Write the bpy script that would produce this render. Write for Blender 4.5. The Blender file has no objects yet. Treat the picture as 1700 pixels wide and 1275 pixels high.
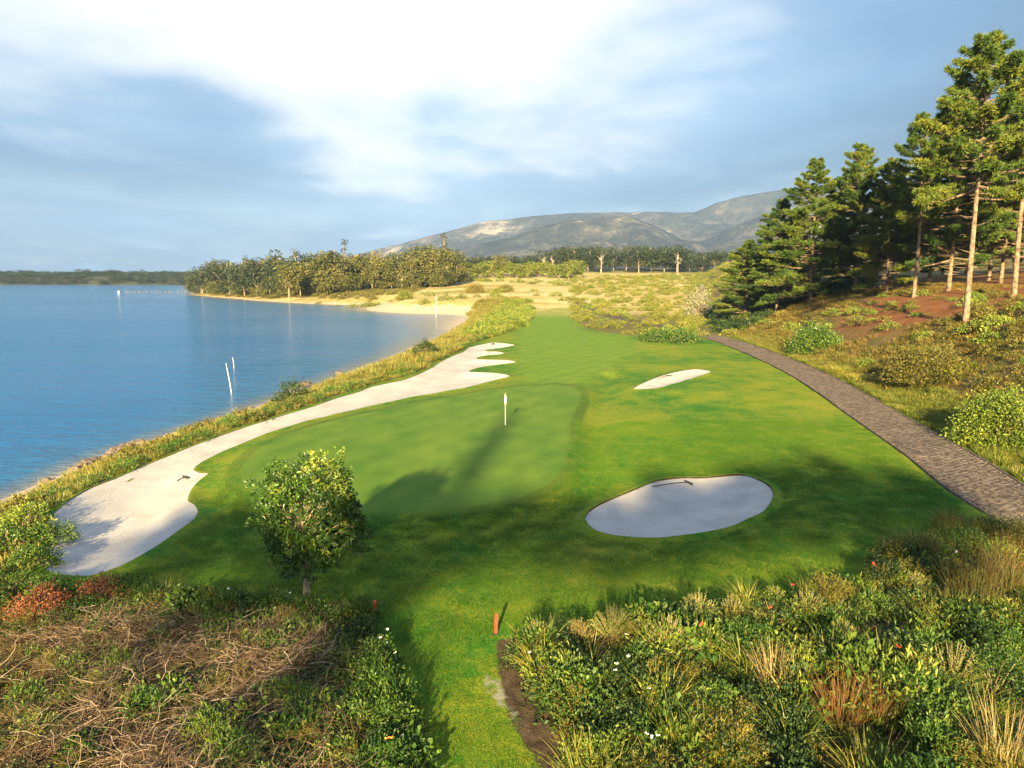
import bpy, math, random
import numpy as np
from mathutils import Vector, Matrix
from mathutils.geometry import delaunay_2d_cdt

# ------------------------------------------------------------------ camera, sky, sun, exposure
scene = bpy.context.scene
COL = scene.collection
FPX, CAMZ = 1214.0, 10.0
PITCH = math.atan(181.5 / FPX)
cam_data = bpy.data.cameras.new('camera')
cam = bpy.data.objects.new('camera', cam_data); COL.objects.link(cam)
cam.location = (0, 0, CAMZ); cam.rotation_euler = (math.pi / 2 - PITCH, 0, 0)
cam_data.sensor_width = 36.0; cam_data.lens = 36.0 * FPX / 1700.0
cam_data.clip_start = 0.3; cam_data.clip_end = 20000
scene.camera = cam

SUN_EL, SUN_AZ = math.radians(17.0), math.radians(8.0)      # light travels towards +Y, turned a little to +X
EXPOSURE, SKY_STRENGTH, SUN_STRENGTH = 2.35, 0.1, 5.0
scene.view_settings.view_transform = 'Standard'
scene.view_settings.look = 'None'
scene.view_settings.gamma = 1.0
scene.view_settings.use_curve_mapping = False
scene.view_settings.exposure = EXPOSURE
scene.cycles.use_denoising = True
scene.cycles.max_bounces = 6
scene.cycles.diffuse_bounces = 3
scene.cycles.glossy_bounces = 3
scene.cycles.transmission_bounces = 4
scene.cycles.transparent_max_bounces = 8
scene.cycles.volume_bounces = 0
scene.cycles.caustics_reflective = False
scene.cycles.caustics_refractive = False

LDIR = Vector((math.sin(SUN_AZ) * math.cos(SUN_EL), math.cos(SUN_AZ) * math.cos(SUN_EL), -math.sin(SUN_EL)))
sun_data = bpy.data.lights.new('sun', 'SUN')
sun_data.energy = SUN_STRENGTH; sun_data.angle = math.radians(1.5); sun_data.color = (1.0, 0.755, 0.38)
sun = bpy.data.objects.new('sun', sun_data); COL.objects.link(sun)
sun.rotation_euler = LDIR.to_track_quat('-Z', 'Y').to_euler()


class Nodes:
    """a thin wrapper that keeps node graphs short"""
    def __init__(self, tree):
        self.t = tree
        tree.nodes.clear()
    def new(self, kind, **kw):
        n = self.t.nodes.new(kind)
        for k, v in kw.items(): setattr(n, k, v)
        return n
    def put(self, sock, v):
        if isinstance(v, bpy.types.NodeSocket): self.t.links.new(v, sock)
        elif v is not None:
            if hasattr(sock.default_value, '__len__') and not hasattr(v, '__len__'): v = (v,) * len(sock.default_value)
            if hasattr(v, '__len__') and len(v) == 3 and len(sock.default_value) == 4: v = (*v, 1.0)
            sock.default_value = v
    def math(self, op, a, b=None, c=None, clamp=False):
        n = self.new('ShaderNodeMath', operation=op, use_clamp=clamp)
        for i, v in enumerate((a, b, c)): self.put(n.inputs[i], v) if v is not None else None
        return n.outputs[0]
    def vmath(self, op, a, b=None):
        n = self.new('ShaderNodeVectorMath', operation=op)
        self.put(n.inputs[0], a)
        if b is not None: self.put(n.inputs[1], b)
        return n.outputs[0]
    def mix(self, f, a, b, blend='MIX'):
        n = self.new('ShaderNodeMix', data_type='RGBA', blend_type=blend)
        self.put(n.inputs[0], f); self.put(n.inputs[6], a); self.put(n.inputs[7], b)
        return n.outputs[2]
    def ss(self, v, lo, hi, to0=0.0, to1=1.0):
        n = self.new('ShaderNodeMapRange', interpolation_type='SMOOTHSTEP')
        self.put(n.inputs[0], v); self.put(n.inputs[1], lo); self.put(n.inputs[2], hi); self.put(n.inputs[3], to0); self.put(n.inputs[4], to1)
        return n.outputs[0]
    def noise(self, vec, scale, detail=4, rough=0.55, dist=0.0):
        n = self.new('ShaderNodeTexNoise')
        self.put(n.inputs['Vector'], vec)
        n.inputs['Scale'].default_value = scale; n.inputs['Detail'].default_value = detail
        n.inputs['Roughness'].default_value = rough; n.inputs['Distortion'].default_value = dist
        return n.outputs[0]
    def attr(self, name):
        return self.new('ShaderNodeAttribute', attribute_name=name).outputs['Fac']
    def ramp(self, f, stops):
        n = self.new('ShaderNodeValToRGB'); e = n.color_ramp.elements
        while len(e) < len(stops): e.new(0.5)
        for el, (p, c) in zip(e, stops): el.position = p; el.color = (*c, 1.0)
        self.put(n.inputs[0], f)
        return n.outputs[0]
    def mapping(self, vec, scale=(1, 1, 1), loc=(0, 0, 0), rot=(0, 0, 0)):
        n = self.new('ShaderNodeMapping')
        self.put(n.inputs[0], vec); n.inputs[1].default_value = loc; n.inputs[2].default_value = rot; n.inputs[3].default_value = scale
        return n.outputs[0]
    def bump(self, h, strength, dist, normal=None):
        n = self.new('ShaderNodeBump'); self.put(n.inputs['Strength'], strength); n.inputs['Distance'].default_value = dist
        self.put(n.inputs['Height'], h)
        if normal is not None: self.put(n.inputs['Normal'], normal)
        return n.outputs[0]


# sky: physical sky behind a broken layer of cloud, blue-grey low, white above, thinned overhead to dim the fill light
world = bpy.data.worlds.new('World'); scene.world = world; world.use_nodes = True
W = Nodes(world.node_tree)
wd = W.new('ShaderNodeTexCoord').outputs['Generated']
wsep = W.new('ShaderNodeSeparateXYZ'); W.put(wsep.inputs[0], wd)
wx, wy, wz = wsep.outputs
sky = W.new('ShaderNodeTexSky', sky_type='NISHITA', sun_disc=False)
sky.sun_elevation = SUN_EL; sky.sun_rotation = math.pi + SUN_AZ; sky.altitude = 50; sky.air_density = 1.0; sky.dust_density = 1.0; sky.ozone_density = 1.5
K = 1.0 / (SKY_STRENGTH * 2 ** EXPOSURE)                  # display-linear 1.0 as a sky value
def kc(r, g, b, s=1.0): return (r * K * s, g * K * s, b * K * s)
zc = W.math('MAXIMUM', wz, 0.0)
den = W.math('ADD', zc, 0.10)
comb = W.new('ShaderNodeCombineXYZ'); W.put(comb.inputs[0], W.math('DIVIDE', wx, den)); W.put(comb.inputs[1], W.math('DIVIDE', wy, den))
plane = comb.outputs[0]
n_big = W.noise(W.mapping(plane, (0.55, 0.42, 1), (3.1, 0.7, 0)), 1.0, 3, 0.5, 0.4)
n_fine = W.noise(W.mapping(plane, (0.8, 0.55, 1), (9.3, 2.2, 4)), 1.25, 7, 0.53, 0.3)
n_streak = W.noise(W.mapping(wd, (3.2, 3.2, 8.0), (1.7, 5.2, 0.4)), 1.0, 4, 0.45, 0.2)
az = W.math('ARCTAN2', wx, wy)
lobe = W.math('MULTIPLY', W.math('COSINE', W.math('MULTIPLY', W.math('ADD', az, 0.08), 3.6)), 0.28)
elev = W.ss(wz, 0.04, 0.34, 0.02, 0.62)
bright = W.math('ADD', W.math('ADD', elev, lobe), W.math('ADD', W.math('MULTIPLY', W.math('SUBTRACT', n_big, 0.5), 0.55), W.math('MULTIPLY', W.math('SUBTRACT', n_fine, 0.5), 1.25)))
bright = W.math('ADD', bright, W.math('MULTIPLY', W.math('SUBTRACT', n_streak, 0.5), 0.6))
bright = W.math('ADD', bright, W.math('MULTIPLY', W.math('COSINE', W.math('MULTIPLY', W.math('ADD', az, 1.0), 2.0)), 0.09))
cloud_col = W.ramp(bright, [(0.0, kc(0.12, 0.24, 0.40)), (0.22, kc(0.17, 0.32, 0.52)), (0.42, kc(0.33, 0.50, 0.70)), (0.60, kc(0.78, 0.86, 0.94)), (0.74, kc(1.05, 1.05, 1.05))])
cover = W.math('MULTIPLY', W.ss(n_fine, 0.25, 0.60, 0.88, 0.98), W.ss(wz, 0.36, 0.75, 1.0, 0.35))
skycol = W.mix(cover, sky.outputs[0], cloud_col)
wbg = W.new('ShaderNodeBackground'); W.put(wbg.inputs[0], skycol); wbg.inputs[1].default_value = SKY_STRENGTH
wout = W.new('ShaderNodeOutputWorld'); W.t.links.new(wbg.outputs[0], wout.inputs[0])

# ------------------------------------------------------------------ helpers
def smooth(a, b, x):
    t = np.clip((np.asarray(x, float) - a) / (b - a), 0, 1)
    return t * t * (3 - 2 * t)
def ray(px, py):
    a, b = (px - 850) / FPX, (py - 637.5) / FPX
    return np.array([a, math.cos(PITCH) - b * math.sin(PITCH), -math.sin(PITCH) - b * math.cos(PITCH)])
def G(px, py, z=0.0):                                     # point of the level plane z seen at this place of the photograph
    d = ray(px, py); t = (z - CAMZ) / d[2]
    return (d[0] * t, d[1] * t)
def at(px, py, Y):                                        # point at depth Y
    d = ray(px, py); t = Y / d[1]
    return np.array([d[0] * t, Y, CAMZ + d[2] * t])
def Gs(pts, z=0.0): return np.array([G(x, y, z) for x, y in pts])
def sdf(poly, X, Y):                                      # signed distance, positive inside
    X = np.asarray(X, float); Y = np.asarray(Y, float)
    d2 = np.full(X.shape, 1e18); ins = np.zeros(X.shape, bool)
    n = len(poly)
    for i in range(n):
        ax, ay = poly[i]; bx, by = poly[(i + 1) % n]
        ex, ey = bx - ax, by - ay
        wx_, wy_ = X - ax, Y - ay
        t = np.clip((wx_ * ex + wy_ * ey) / (ex * ex + ey * ey + 1e-12), 0, 1)
        d2 = np.minimum(d2, (wx_ - ex * t) ** 2 + (wy_ - ey * t) ** 2)
        if by != ay:
            c = (ay > Y) != (by > Y)
            ins ^= c & (X < ex * (Y - ay) / (by - ay) + ax)
    d = np.sqrt(d2)
    return np.where(ins, d, -d)
def spline(pts, step, closed=True):                       # Catmull-Rom through the points, resampled
    P = np.asarray(pts, float); n = len(P); out = []
    for i in range(n if closed else n - 1):
        if closed: p0, p1, p2, p3 = P[i - 1], P[i], P[(i + 1) % n], P[(i + 2) % n]
        else: p0, p1, p2, p3 = P[max(i - 1, 0)], P[i], P[i + 1], P[min(i + 2, n - 1)]
        k = max(1, int(np.linalg.norm(p2 - p1) / step))
        for t in np.arange(k) / k:
            out.append(0.5 * ((2 * p1) + (-p0 + p2) * t + (2 * p0 - 5 * p1 + 4 * p2 - p3) * t * t + (-p0 + 3 * p1 - 3 * p2 + p3) * t ** 3))
    if not closed: out.append(P[-1])
    return np.array(out)
def vnoise(x, y, seed=0):                                 # smooth value noise in -1..1
    x = np.asarray(x, float); y = np.asarray(y, float)
    xi, yi = np.floor(x).astype(np.int64), np.floor(y).astype(np.int64)
    fx, fy = x - xi, y - yi
    fx, fy = fx * fx * (3 - 2 * fx), fy * fy * (3 - 2 * fy)
    def h(a, b):
        v = (a * 374761393 + b * 668265263 + seed * 974711) & 0xffffffff
        v = ((v ^ (v >> 13)) * 1274126177) & 0xffffffff
        return ((v ^ (v >> 16)) & 0xffff) / 32767.5 - 1
    return (h(xi, yi) * (1 - fx) + h(xi + 1, yi) * fx) * (1 - fy) + (h(xi, yi + 1) * (1 - fx) + h(xi + 1, yi + 1) * fx) * fy
def fbm(x, y, seed=0, n=4):
    r, a = 0, 1.0
    for i in range(n): r = r + a * vnoise(x * 2 ** i, y * 2 ** i, seed + i * 17); a *= 0.5
    return r / 2

class Geo:
    """collects vertices, quads, triangles and one value per vertex; build() links them as one mesh"""
    def __init__(self): self.v, self.q, self.t, self.a, self.n = [], [], [], [], 0
    def add(self, V, quads=None, tris=None, var=0.5):
        V = np.asarray(V, float).reshape(-1, 3); m = len(V)
        if m == 0: return
        self.v.append(V); self.a.append(np.broadcast_to(np.asarray(var, float), (m,)).copy())
        if quads is not None and len(quads): self.q.append(np.asarray(quads, np.int64).reshape(-1, 4) + self.n)
        if tris is not None and len(tris): self.t.append(np.asarray(tris, np.int64).reshape(-1, 3) + self.n)
        self.n += m
    def merge(self, g, M=None, dvar=0.0):
        V = np.concatenate(g.v) if g.v else np.zeros((0, 3))
        if M is not None: V = V @ M[:3, :3].T + M[:3, 3]
        q = np.concatenate(g.q) if g.q else None; t = np.concatenate(g.t) if g.t else None
        self.add(V, q, t, np.clip((np.concatenate(g.a) if g.a else 0.5) + dvar, 0, 1))
    def mesh(self, name, mat=None, smooth_shade=False):
        me = bpy.data.meshes.new(name)
        V = np.concatenate(self.v); q = np.concatenate(self.q) if self.q else np.zeros((0, 4), np.int64); t = np.concatenate(self.t) if self.t else np.zeros((0, 3), np.int64)
        me.vertices.add(len(V)); me.vertices.foreach_set('co', V.astype(np.float32).ravel())
        idx = np.concatenate([q.ravel(), t.ravel()]); me.loops.add(len(idx)); me.loops.foreach_set('vertex_index', idx.astype(np.int32))
        st = np.concatenate([np.arange(len(q)) * 4, len(q) * 4 + np.arange(len(t)) * 3])
        me.polygons.add(len(st)); me.polygons.foreach_set('loop_start', st.astype(np.int32))
        me.update(calc_edges=True)
        me.attributes.new('var', 'FLOAT', 'POINT').data.foreach_set('value', np.concatenate(self.a).astype(np.float32))
        me.polygons.foreach_set('use_smooth', np.full(len(st), smooth_shade))
        if mat: me.materials.append(mat)
        return me
    def build(self, name, mat=None, parent=None, smooth_shade=False, loc=None):
        o = bpy.data.objects.new(name, self.mesh(name, mat, smooth_shade)); COL.objects.link(o)
        if parent: o.parent = parent
        if loc is not None: o.location = loc
        return o

def tag(o, label=None, category=None, group=None, kind=None):
    for k, v in (('label', label), ('category', category), ('group', group), ('kind', kind)):
        if v: o[k] = v
    return o
def empty(name, loc=(0, 0, 0), rz=0.0, s=1.0):
    o = bpy.data.objects.new(name, None); COL.objects.link(o)
    o.location = loc; o.rotation_euler = (0, 0, rz); o.scale = (s, s, s); o.empty_display_size = 0.2
    return o
def link_mesh(name, me, parent=None):
    o = bpy.data.objects.new(name, me); COL.objects.link(o); o.parent = parent
    return o

def proto(g, name, mat):                                  # a shape that a mass is made of; not placed in the scene itself
    return bpy.data.objects.new(name, g.mesh(name, mat))
def instanced(name, label, protos, P3, scl, asp, rot, idx, parent=None):
    """one stuff object: P3 are its points, each carries a copy of one of PROTOS"""
    me = bpy.data.meshes.new(name); me.vertices.add(len(P3)); me.vertices.foreach_set('co', np.asarray(P3, np.float32).ravel())
    for k, v, ty in (('scl', scl, 'FLOAT'), ('asp', asp, 'FLOAT'), ('rot', rot, 'FLOAT'), ('idx', idx, 'INT')):
        me.attributes.new(k, ty, 'POINT').data.foreach_set('value', np.broadcast_to(v, (len(P3),)).astype(np.int32 if ty == 'INT' else np.float32).copy())
    o = bpy.data.objects.new(name, me); COL.objects.link(o); o.parent = parent
    t = bpy.data.node_groups.new(name, 'GeometryNodeTree')
    t.interface.new_socket('Geometry', in_out='INPUT', socket_type='NodeSocketGeometry'); t.interface.new_socket('Geometry', in_out='OUTPUT', socket_type='NodeSocketGeometry')
    nd, ln = t.nodes, t.links
    gi, go, ip, jn = nd.new('NodeGroupInput'), nd.new('NodeGroupOutput'), nd.new('GeometryNodeInstanceOnPoints'), nd.new('GeometryNodeJoinGeometry')
    def na(k, ty='FLOAT'):
        n = nd.new('GeometryNodeInputNamedAttribute'); n.data_type = ty; n.inputs['Name'].default_value = k; return n.outputs['Attribute']
    for p in protos:
        oi = nd.new('GeometryNodeObjectInfo'); oi.inputs['Object'].default_value = p; oi.inputs['As Instance'].default_value = True; ln.new(oi.outputs['Geometry'], jn.inputs[0])
    r, e, c, ml = nd.new('ShaderNodeCombineXYZ'), nd.new('FunctionNodeEulerToRotation'), nd.new('ShaderNodeCombineXYZ'), nd.new('ShaderNodeMath')
    ml.operation = 'MULTIPLY'; ln.new(na('scl'), ml.inputs[0]); ln.new(na('asp'), ml.inputs[1])
    ln.new(na('rot'), r.inputs[2]); ln.new(r.outputs[0], e.inputs[0]); ln.new(na('scl'), c.inputs[0]); ln.new(na('scl'), c.inputs[1]); ln.new(ml.outputs[0], c.inputs[2])
    ip.inputs['Pick Instance'].default_value = True
    ln.new(gi.outputs[0], ip.inputs['Points']); ln.new(jn.outputs[0], ip.inputs['Instance']); ln.new(na('idx', 'INT'), ip.inputs['Instance Index'])
    ln.new(e.outputs[0], ip.inputs['Rotation']); ln.new(c.outputs[0], ip.inputs['Scale']); ln.new(ip.outputs[0], go.inputs[0])
    o.modifiers.new('instances', 'NODES').node_group = t
    return tag(o, label, kind='stuff')

# ribbons, tubes and leaves, many at a time
def norm(v): return v / (np.linalg.norm(v, axis=-1, keepdims=True) + 1e-9)
def tubes(g, P, R, sides=5, var=0.5):                     # P (N,n,3), R (N,n)
    P = np.asarray(P, float); R = np.asarray(R, float)
    if P.ndim == 2: P, R = P[None], R[None]
    N, n, _ = P.shape
    T = norm(np.gradient(P, axis=1))
    ref = np.where(np.abs(T[..., 2:3]) > 0.9, np.array([1.0, 0, 0]), np.array([0, 0, 1.0]))
    U = norm(np.cross(T, ref)); Wv = np.cross(T, U)
    a = np.arange(sides) / sides * 2 * np.pi
    V = P[:, :, None] + R[:, :, None, None] * (np.cos(a)[:, None] * U[:, :, None] + np.sin(a)[:, None] * Wv[:, :, None])
    i, j, k = np.meshgrid(np.arange(N), np.arange(n - 1), np.arange(sides), indexing='ij')
    b = (i * n + j) * sides
    q = np.stack([b + k, b + (k + 1) % sides, b + sides + (k + 1) % sides, b + sides + k], -1).reshape(-1, 4)
    va = np.broadcast_to(np.asarray(var, float).reshape(-1, 1, 1) if np.ndim(var) == 1 else var, (N, n, sides)).reshape(-1)
    g.add(V, q, None, va)
def ribbons(g, P, Wd, side, var):                         # P (N,n,3), Wd (N,n), side (N,3); var (N,) or (N,n)
    N, n, _ = P.shape
    off = side[:, None] * Wd[..., None] / 2
    V = np.stack([P - off, P + off], 2)
    i, j = np.meshgrid(np.arange(N), np.arange(n - 1), indexing='ij')
    b = (i * n + j) * 2
    q = np.stack([b, b + 1, b + 3, b + 2], -1).reshape(-1, 4)
    va = np.asarray(var, float); va = va[:, None] if va.ndim == 1 else va
    g.add(V, q, None, np.broadcast_to(va[..., None], (N, n, 2)).reshape(-1))
def leaves(g, rng, base, d, L, Wd, var, droop=0.15):      # diamond leaves
    N = len(base); d = norm(d)
    s = norm(np.cross(d, rng.normal(size=(N, 3))))
    L = np.broadcast_to(L, (N,))[:, None]; Wd = np.broadcast_to(Wd, (N,))[:, None]
    tip = base + d * L; tip[:, 2] -= droop * L[:, 0]
    m = base + d * L * 0.5
    V = np.stack([base, m + s * Wd / 2, tip, m - s * Wd / 2], 1)
    q = np.arange(N * 4).reshape(N, 4)
    g.add(V, q, None, np.repeat(np.broadcast_to(var, (N,)), 4))
def blades(g, rng, base, h, w, lean, var, n=4, az=None, tipvar=0.0):
    N = len(base); h = np.broadcast_to(h, (N,)); w = np.broadcast_to(w, (N,)); lean = np.broadcast_to(lean, (N,))
    az = rng.uniform(0, 2 * np.pi, N) if az is None else az
    t = np.linspace(0, 1, n)[None]
    out = h[:, None] * lean[:, None] * t ** 1.7
    up = h[:, None] * (t - 0.35 * np.clip(lean[:, None], 0, 1.3) * t ** 2.2)
    P = base[:, None] + np.stack([out * np.cos(az)[:, None], out * np.sin(az)[:, None], up], -1)
    Wd = w[:, None] * (1 - t ** 2.2 * 0.9)
    sa = az + np.pi / 2 + rng.normal(0, 0.6, N)
    side = np.stack([np.cos(sa), np.sin(sa), np.zeros(N)], -1)
    ribbons(g, P, Wd, side, np.clip(np.broadcast_to(var, (N,))[:, None] + tipvar * t, 0, 1))
def sphere_dirs(rng, n, zmin=-1.0):
    z = rng.uniform(zmin, 1, n); a = rng.uniform(0, 2 * np.pi, n); r = np.sqrt(1 - z * z)
    return np.stack([r * np.cos(a), r * np.sin(a), z], -1)

# ------------------------------------------------------------------ materials
def material(name):
    m = bpy.data.materials.new(name); m.use_nodes = True
    return m, Nodes(m.node_tree)
def finish(N, shader):
    o = N.new('ShaderNodeOutputMaterial'); N.t.links.new(shader, o.inputs[0])
def principled(N, col, rough=0.6, spec=0.3, normal=None, **kw):
    b = N.new('ShaderNodeBsdfPrincipled')
    N.put(b.inputs['Base Color'], col); N.put(b.inputs['Roughness'], rough); b.inputs['Specular IOR Level'].default_value = spec
    if normal is not None: N.put(b.inputs['Normal'], normal)
    for k, v in kw.items(): N.put(b.inputs[k], v)
    return b.outputs[0]
def plain(name, col, rough=0.6, spec=0.3, vary=0.0, scale=8.0, bump=0.0):
    m, N = material(name)
    co = N.new('ShaderNodeTexCoord').outputs['Object']
    c = col; nm = None
    if vary:
        nz = N.noise(co, scale, 5)
        c = N.mix(N.ss(nz, 0.3, 0.7), tuple(x * (1 - vary) for x in col), tuple(min(1, x * (1 + vary)) for x in col))
        if bump: nm = N.bump(nz, bump, 0.05)
    finish(N, principled(N, c, rough, spec, nm))
    return m
def leafmat(name, stops, trans=0.22, rough=0.55, spec=0.25, patch=0.0, pscale=0.6):
    m, N = material(name)
    v = N.attr('var')
    rnd = N.new('ShaderNodeObjectInfo').outputs['Random']
    v = N.math('ADD', v, N.math('MULTIPLY', N.math('SUBTRACT', rnd, 0.5), 0.30))
    if patch:
        pos = N.new('ShaderNodeNewGeometry').outputs['Position']
        v = N.math('ADD', v, N.math('MULTIPLY', N.math('SUBTRACT', N.noise(pos, pscale, 3), 0.5), patch))
    c = N.ramp(v, stops)
    b = principled(N, c, rough, spec)
    if trans:
        tr = N.new('ShaderNodeBsdfTranslucent'); N.put(tr.inputs[0], c)
        mx = N.new('ShaderNodeMixShader'); mx.inputs[0].default_value = trans
        N.t.links.new(b, mx.inputs[1]); N.t.links.new(tr.outputs[0], mx.inputs[2]); b = mx.outputs[0]
    finish(N, b)
    return m

M = {}
M['white'] = plain('white_paint', (0.8, 0.8, 0.78), 0.4, 0.4)
M['weathered_white'] = plain('weathered_white_timber', (0.50, 0.48, 0.44), 0.7, 0.2, 0.25, 6)
M['red'] = plain('red_paint', (0.72, 0.05, 0.03), 0.45, 0.4, 0.15, 9)
M['dark'] = plain('dark_rubber', (0.02, 0.022, 0.024), 0.6, 0.3)
M['post'] = plain('old_jetty_timber', (0.16, 0.13, 0.10), 0.8, 0.15, 0.3, 4)
M['rock'] = plain('shore_rock', (0.11, 0.088, 0.072), 0.85, 0.2, 0.45, 3.5, 0.6)
M['bark'] = plain('pine_bark', (0.17, 0.125, 0.088), 0.9, 0.1, 0.55, 2.2, 1.0)
M['bark_pale'] = plain('pale_bark', (0.27, 0.225, 0.175), 0.85, 0.1, 0.35, 1.5)
M['bark_dead'] = plain('bleached_dead_wood', (0.36, 0.34, 0.30), 0.85, 0.1, 0.25, 2)
M['bark_young'] = plain('young_tree_bark', (0.34, 0.27, 0.18), 0.85, 0.1, 0.3, 14, 0.3)
M['needle'] = leafmat('pine_needles', [(0.0, (0.012, 0.034, 0.008)), (0.45, (0.050, 0.098, 0.016)), (0.75, (0.115, 0.155, 0.018)), (1.0, (0.20, 0.19, 0.025))], 0.12)
M['gum'] = leafmat('gum_leaves', [(0.0, (0.02, 0.035, 0.010)), (0.5, (0.085, 0.092, 0.022)), (1.0, (0.19, 0.17, 0.045))], 0.15)
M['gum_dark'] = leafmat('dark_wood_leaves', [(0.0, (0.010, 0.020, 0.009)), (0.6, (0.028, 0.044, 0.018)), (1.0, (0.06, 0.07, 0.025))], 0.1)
M['gum_yellow'] = leafmat('yellow_green_thicket_leaves', [(0.0, (0.04, 0.06, 0.012)), (0.5, (0.12, 0.15, 0.02)), (1.0, (0.20, 0.21, 0.035))], 0.15)
M['glossy'] = leafmat('glossy_broad_leaves', [(0.0, (0.018, 0.050, 0.010)), (0.5, (0.065, 0.135, 0.016)), (0.75, (0.17, 0.225, 0.027)), (1.0, (0.33, 0.33, 0.055))], 0.2, 0.4, 0.4)
M['shrub'] = leafmat('green_shrub_leaves', [(0.0, (0.012, 0.042, 0.008)), (0.5, (0.045, 0.105, 0.014)), (1.0, (0.15, 0.20, 0.028))], 0.2, 0.5, 0.3)
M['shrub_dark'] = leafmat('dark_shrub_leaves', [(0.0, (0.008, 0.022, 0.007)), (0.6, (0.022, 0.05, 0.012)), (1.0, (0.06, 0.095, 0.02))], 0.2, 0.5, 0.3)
M['lime'] = leafmat('lime_shrub_leaves', [(0.0, (0.030, 0.065, 0.010)), (0.45, (0.095, 0.150, 0.018)), (1.0, (0.27, 0.30, 0.05))], 0.22)
M['golden'] = leafmat('golden_scrub_leaves', [(0.0, (0.04, 0.06, 0.010)), (0.5, (0.13, 0.15, 0.020)), (1.0, (0.28, 0.25, 0.045))], 0.2, patch=0.5, pscale=0.15)
M['olive'] = leafmat('olive_scrub_leaves', [(0.0, (0.03, 0.036, 0.010)), (0.5, (0.095, 0.095, 0.018)), (1.0, (0.22, 0.18, 0.035))], 0.2, patch=0.5)
M['rust'] = leafmat('rusty_leaves', [(0.0, (0.06, 0.022, 0.012)), (0.5, (0.18, 0.06, 0.028)), (1.0, (0.30, 0.13, 0.06))], 0.15)
M['reed'] = leafmat('rust_tipped_reeds', [(0.0, (0.03, 0.035, 0.012)), (0.40, (0.11, 0.10, 0.028)), (0.62, (0.16, 0.065, 0.025)), (0.85, (0.22, 0.085, 0.035)), (1.0, (0.30, 0.17, 0.08))], 0.1)
M['straw'] = leafmat('straw_reeds', [(0.0, (0.05, 0.04, 0.018)), (0.5, (0.20, 0.13, 0.055)), (1.0, (0.42, 0.33, 0.17))], 0.1)
M['blade'] = leafmat('long_green_grass', [(0.0, (0.018, 0.045, 0.007)), (0.45, (0.07, 0.115, 0.013)), (0.8, (0.18, 0.19, 0.024)), (1.0, (0.32, 0.28, 0.06))], 0.25, patch=0.45)
M['gold'] = leafmat('golden_dry_grass', [(0.0, (0.030, 0.050, 0.010)), (0.4, (0.105, 0.130, 0.018)), (0.75, (0.22, 0.195, 0.036)), (1.0, (0.36, 0.29, 0.09))], 0.2, patch=0.6)
M['bankgold'] = leafmat('tawny_bank_grass', [(0.0, (0.045, 0.045, 0.012)), (0.4, (0.15, 0.115, 0.024)), (0.75, (0.27, 0.185, 0.048)), (1.0, (0.38, 0.28, 0.10))], 0.2, patch=0.6)
M['turfblade'] = leafmat('short_turf_blades', [(0.0, (0.014, 0.075, 0.005)), (0.5, (0.044, 0.145, 0.008)), (1.0, (0.17, 0.205, 0.014))], 0.3, patch=0.9, pscale=0.12)
M['twig'] = plain('dead_twigs', (0.30, 0.22, 0.15), 0.85, 0.1, 0.45, 2.2)
M['twigvar'] = leafmat('dead_brushwood', [(0.0, (0.045, 0.028, 0.018)), (0.5, (0.135, 0.095, 0.065)), (1.0, (0.40, 0.33, 0.25))], 0.0, 0.85, 0.1)
M['petal_white'] = plain('white_petals', (0.8, 0.8, 0.8), 0.6)
M['petal_red'] = plain('red_petals', (0.65, 0.06, 0.03), 0.6)
M['petal_orange'] = plain('orange_petals', (0.75, 0.25, 0.05), 0.6)
M['sand_soil'] = plain('dark_soil', (0.055, 0.038, 0.024), 0.95, 0.05, 0.35, 3.0)
# ------------------------------------------------------------------ layout of the place (metres; camera above the origin, looking along +Y)
LAKE_Z = -2.0
shore_px = [(0, 832), (45, 812), (75, 798), (104, 788), (119, 777), (143, 772), (167, 761), (191, 749), (221, 742), (253, 731), (283, 719), (325, 709), (385, 689), (417, 679), (460, 665),
            (507, 649), (538, 637), (571, 627), (605, 614), (639, 601), (667, 589), (693, 578), (734, 558), (765, 540), (777, 530), (770, 524), (730, 521), (680, 520), (640, 518), (612, 515), (607, 511),
            (618, 507.5), (600, 506.5), (550, 505.5), (470, 502), (418, 498.6), (353, 493), (322, 490.5), (311, 485), (302, 477), (300, 474), (250, 473), (150, 473), (50, 473)]
LAKE = np.concatenate([[(-60, -300), (-42, -80), (-33, 0), (-29.5, 20)], Gs(shore_px, LAKE_Z), [(-1500, 980), (-3400, 1000), (-3400, -300)]])
GREEN = spline(Gs([(402, 805), (405, 780), (430, 754), (480, 728), (560, 703), (660, 681), (760, 662), (850, 648), (920, 643), (958, 650), (962, 672), (948, 705), (944, 750), (930, 795), (880, 830), (800, 850), (700, 862), (600, 862), (500, 850), (430, 832)]), 0.8)
FAIR = spline(Gs([(872, 508), (940, 508), (960, 545), (1035, 556), (1060, 580), (1020, 606), (985, 630), (930, 640), (880, 640), (862, 610), (858, 570), (866, 540)]), 1.5)
B_LEFT = spline(Gs([(72, 946), (100, 957), (145, 959), (200, 942), (255, 912), (300, 881), (326, 862), (331, 850), (324, 838), (314, 832), (318, 817), (331, 802), (348, 788), (332, 786), (323, 781), (336, 769), (380, 748), (450, 720), (520, 698), (600, 679),
                    (680, 661), (720, 654), (780, 643), (820, 633), (847, 625), (826, 620), (800, 618.5), (779, 617), (800, 610), (830, 606), (858, 602), (840, 598), (796, 597), (795, 593.5), (812, 590), (830, 589), (838, 586.5), (826, 584), (812, 584), (808, 581.5), (834, 578), (855, 573),
                    (820, 569), (800, 572), (778, 577), (770, 584), (752, 591), (730, 602), (718, 610), (700, 619), (672, 630), (640, 637), (614, 643), (594, 651), (560, 661), (520, 675), (470, 690), (400, 712), (330, 737), (280, 756), (230, 774), (185, 794), (150, 806), (115, 828), (94, 846), (72, 872), (84, 890), (74, 912)]), 0.5)
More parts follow.
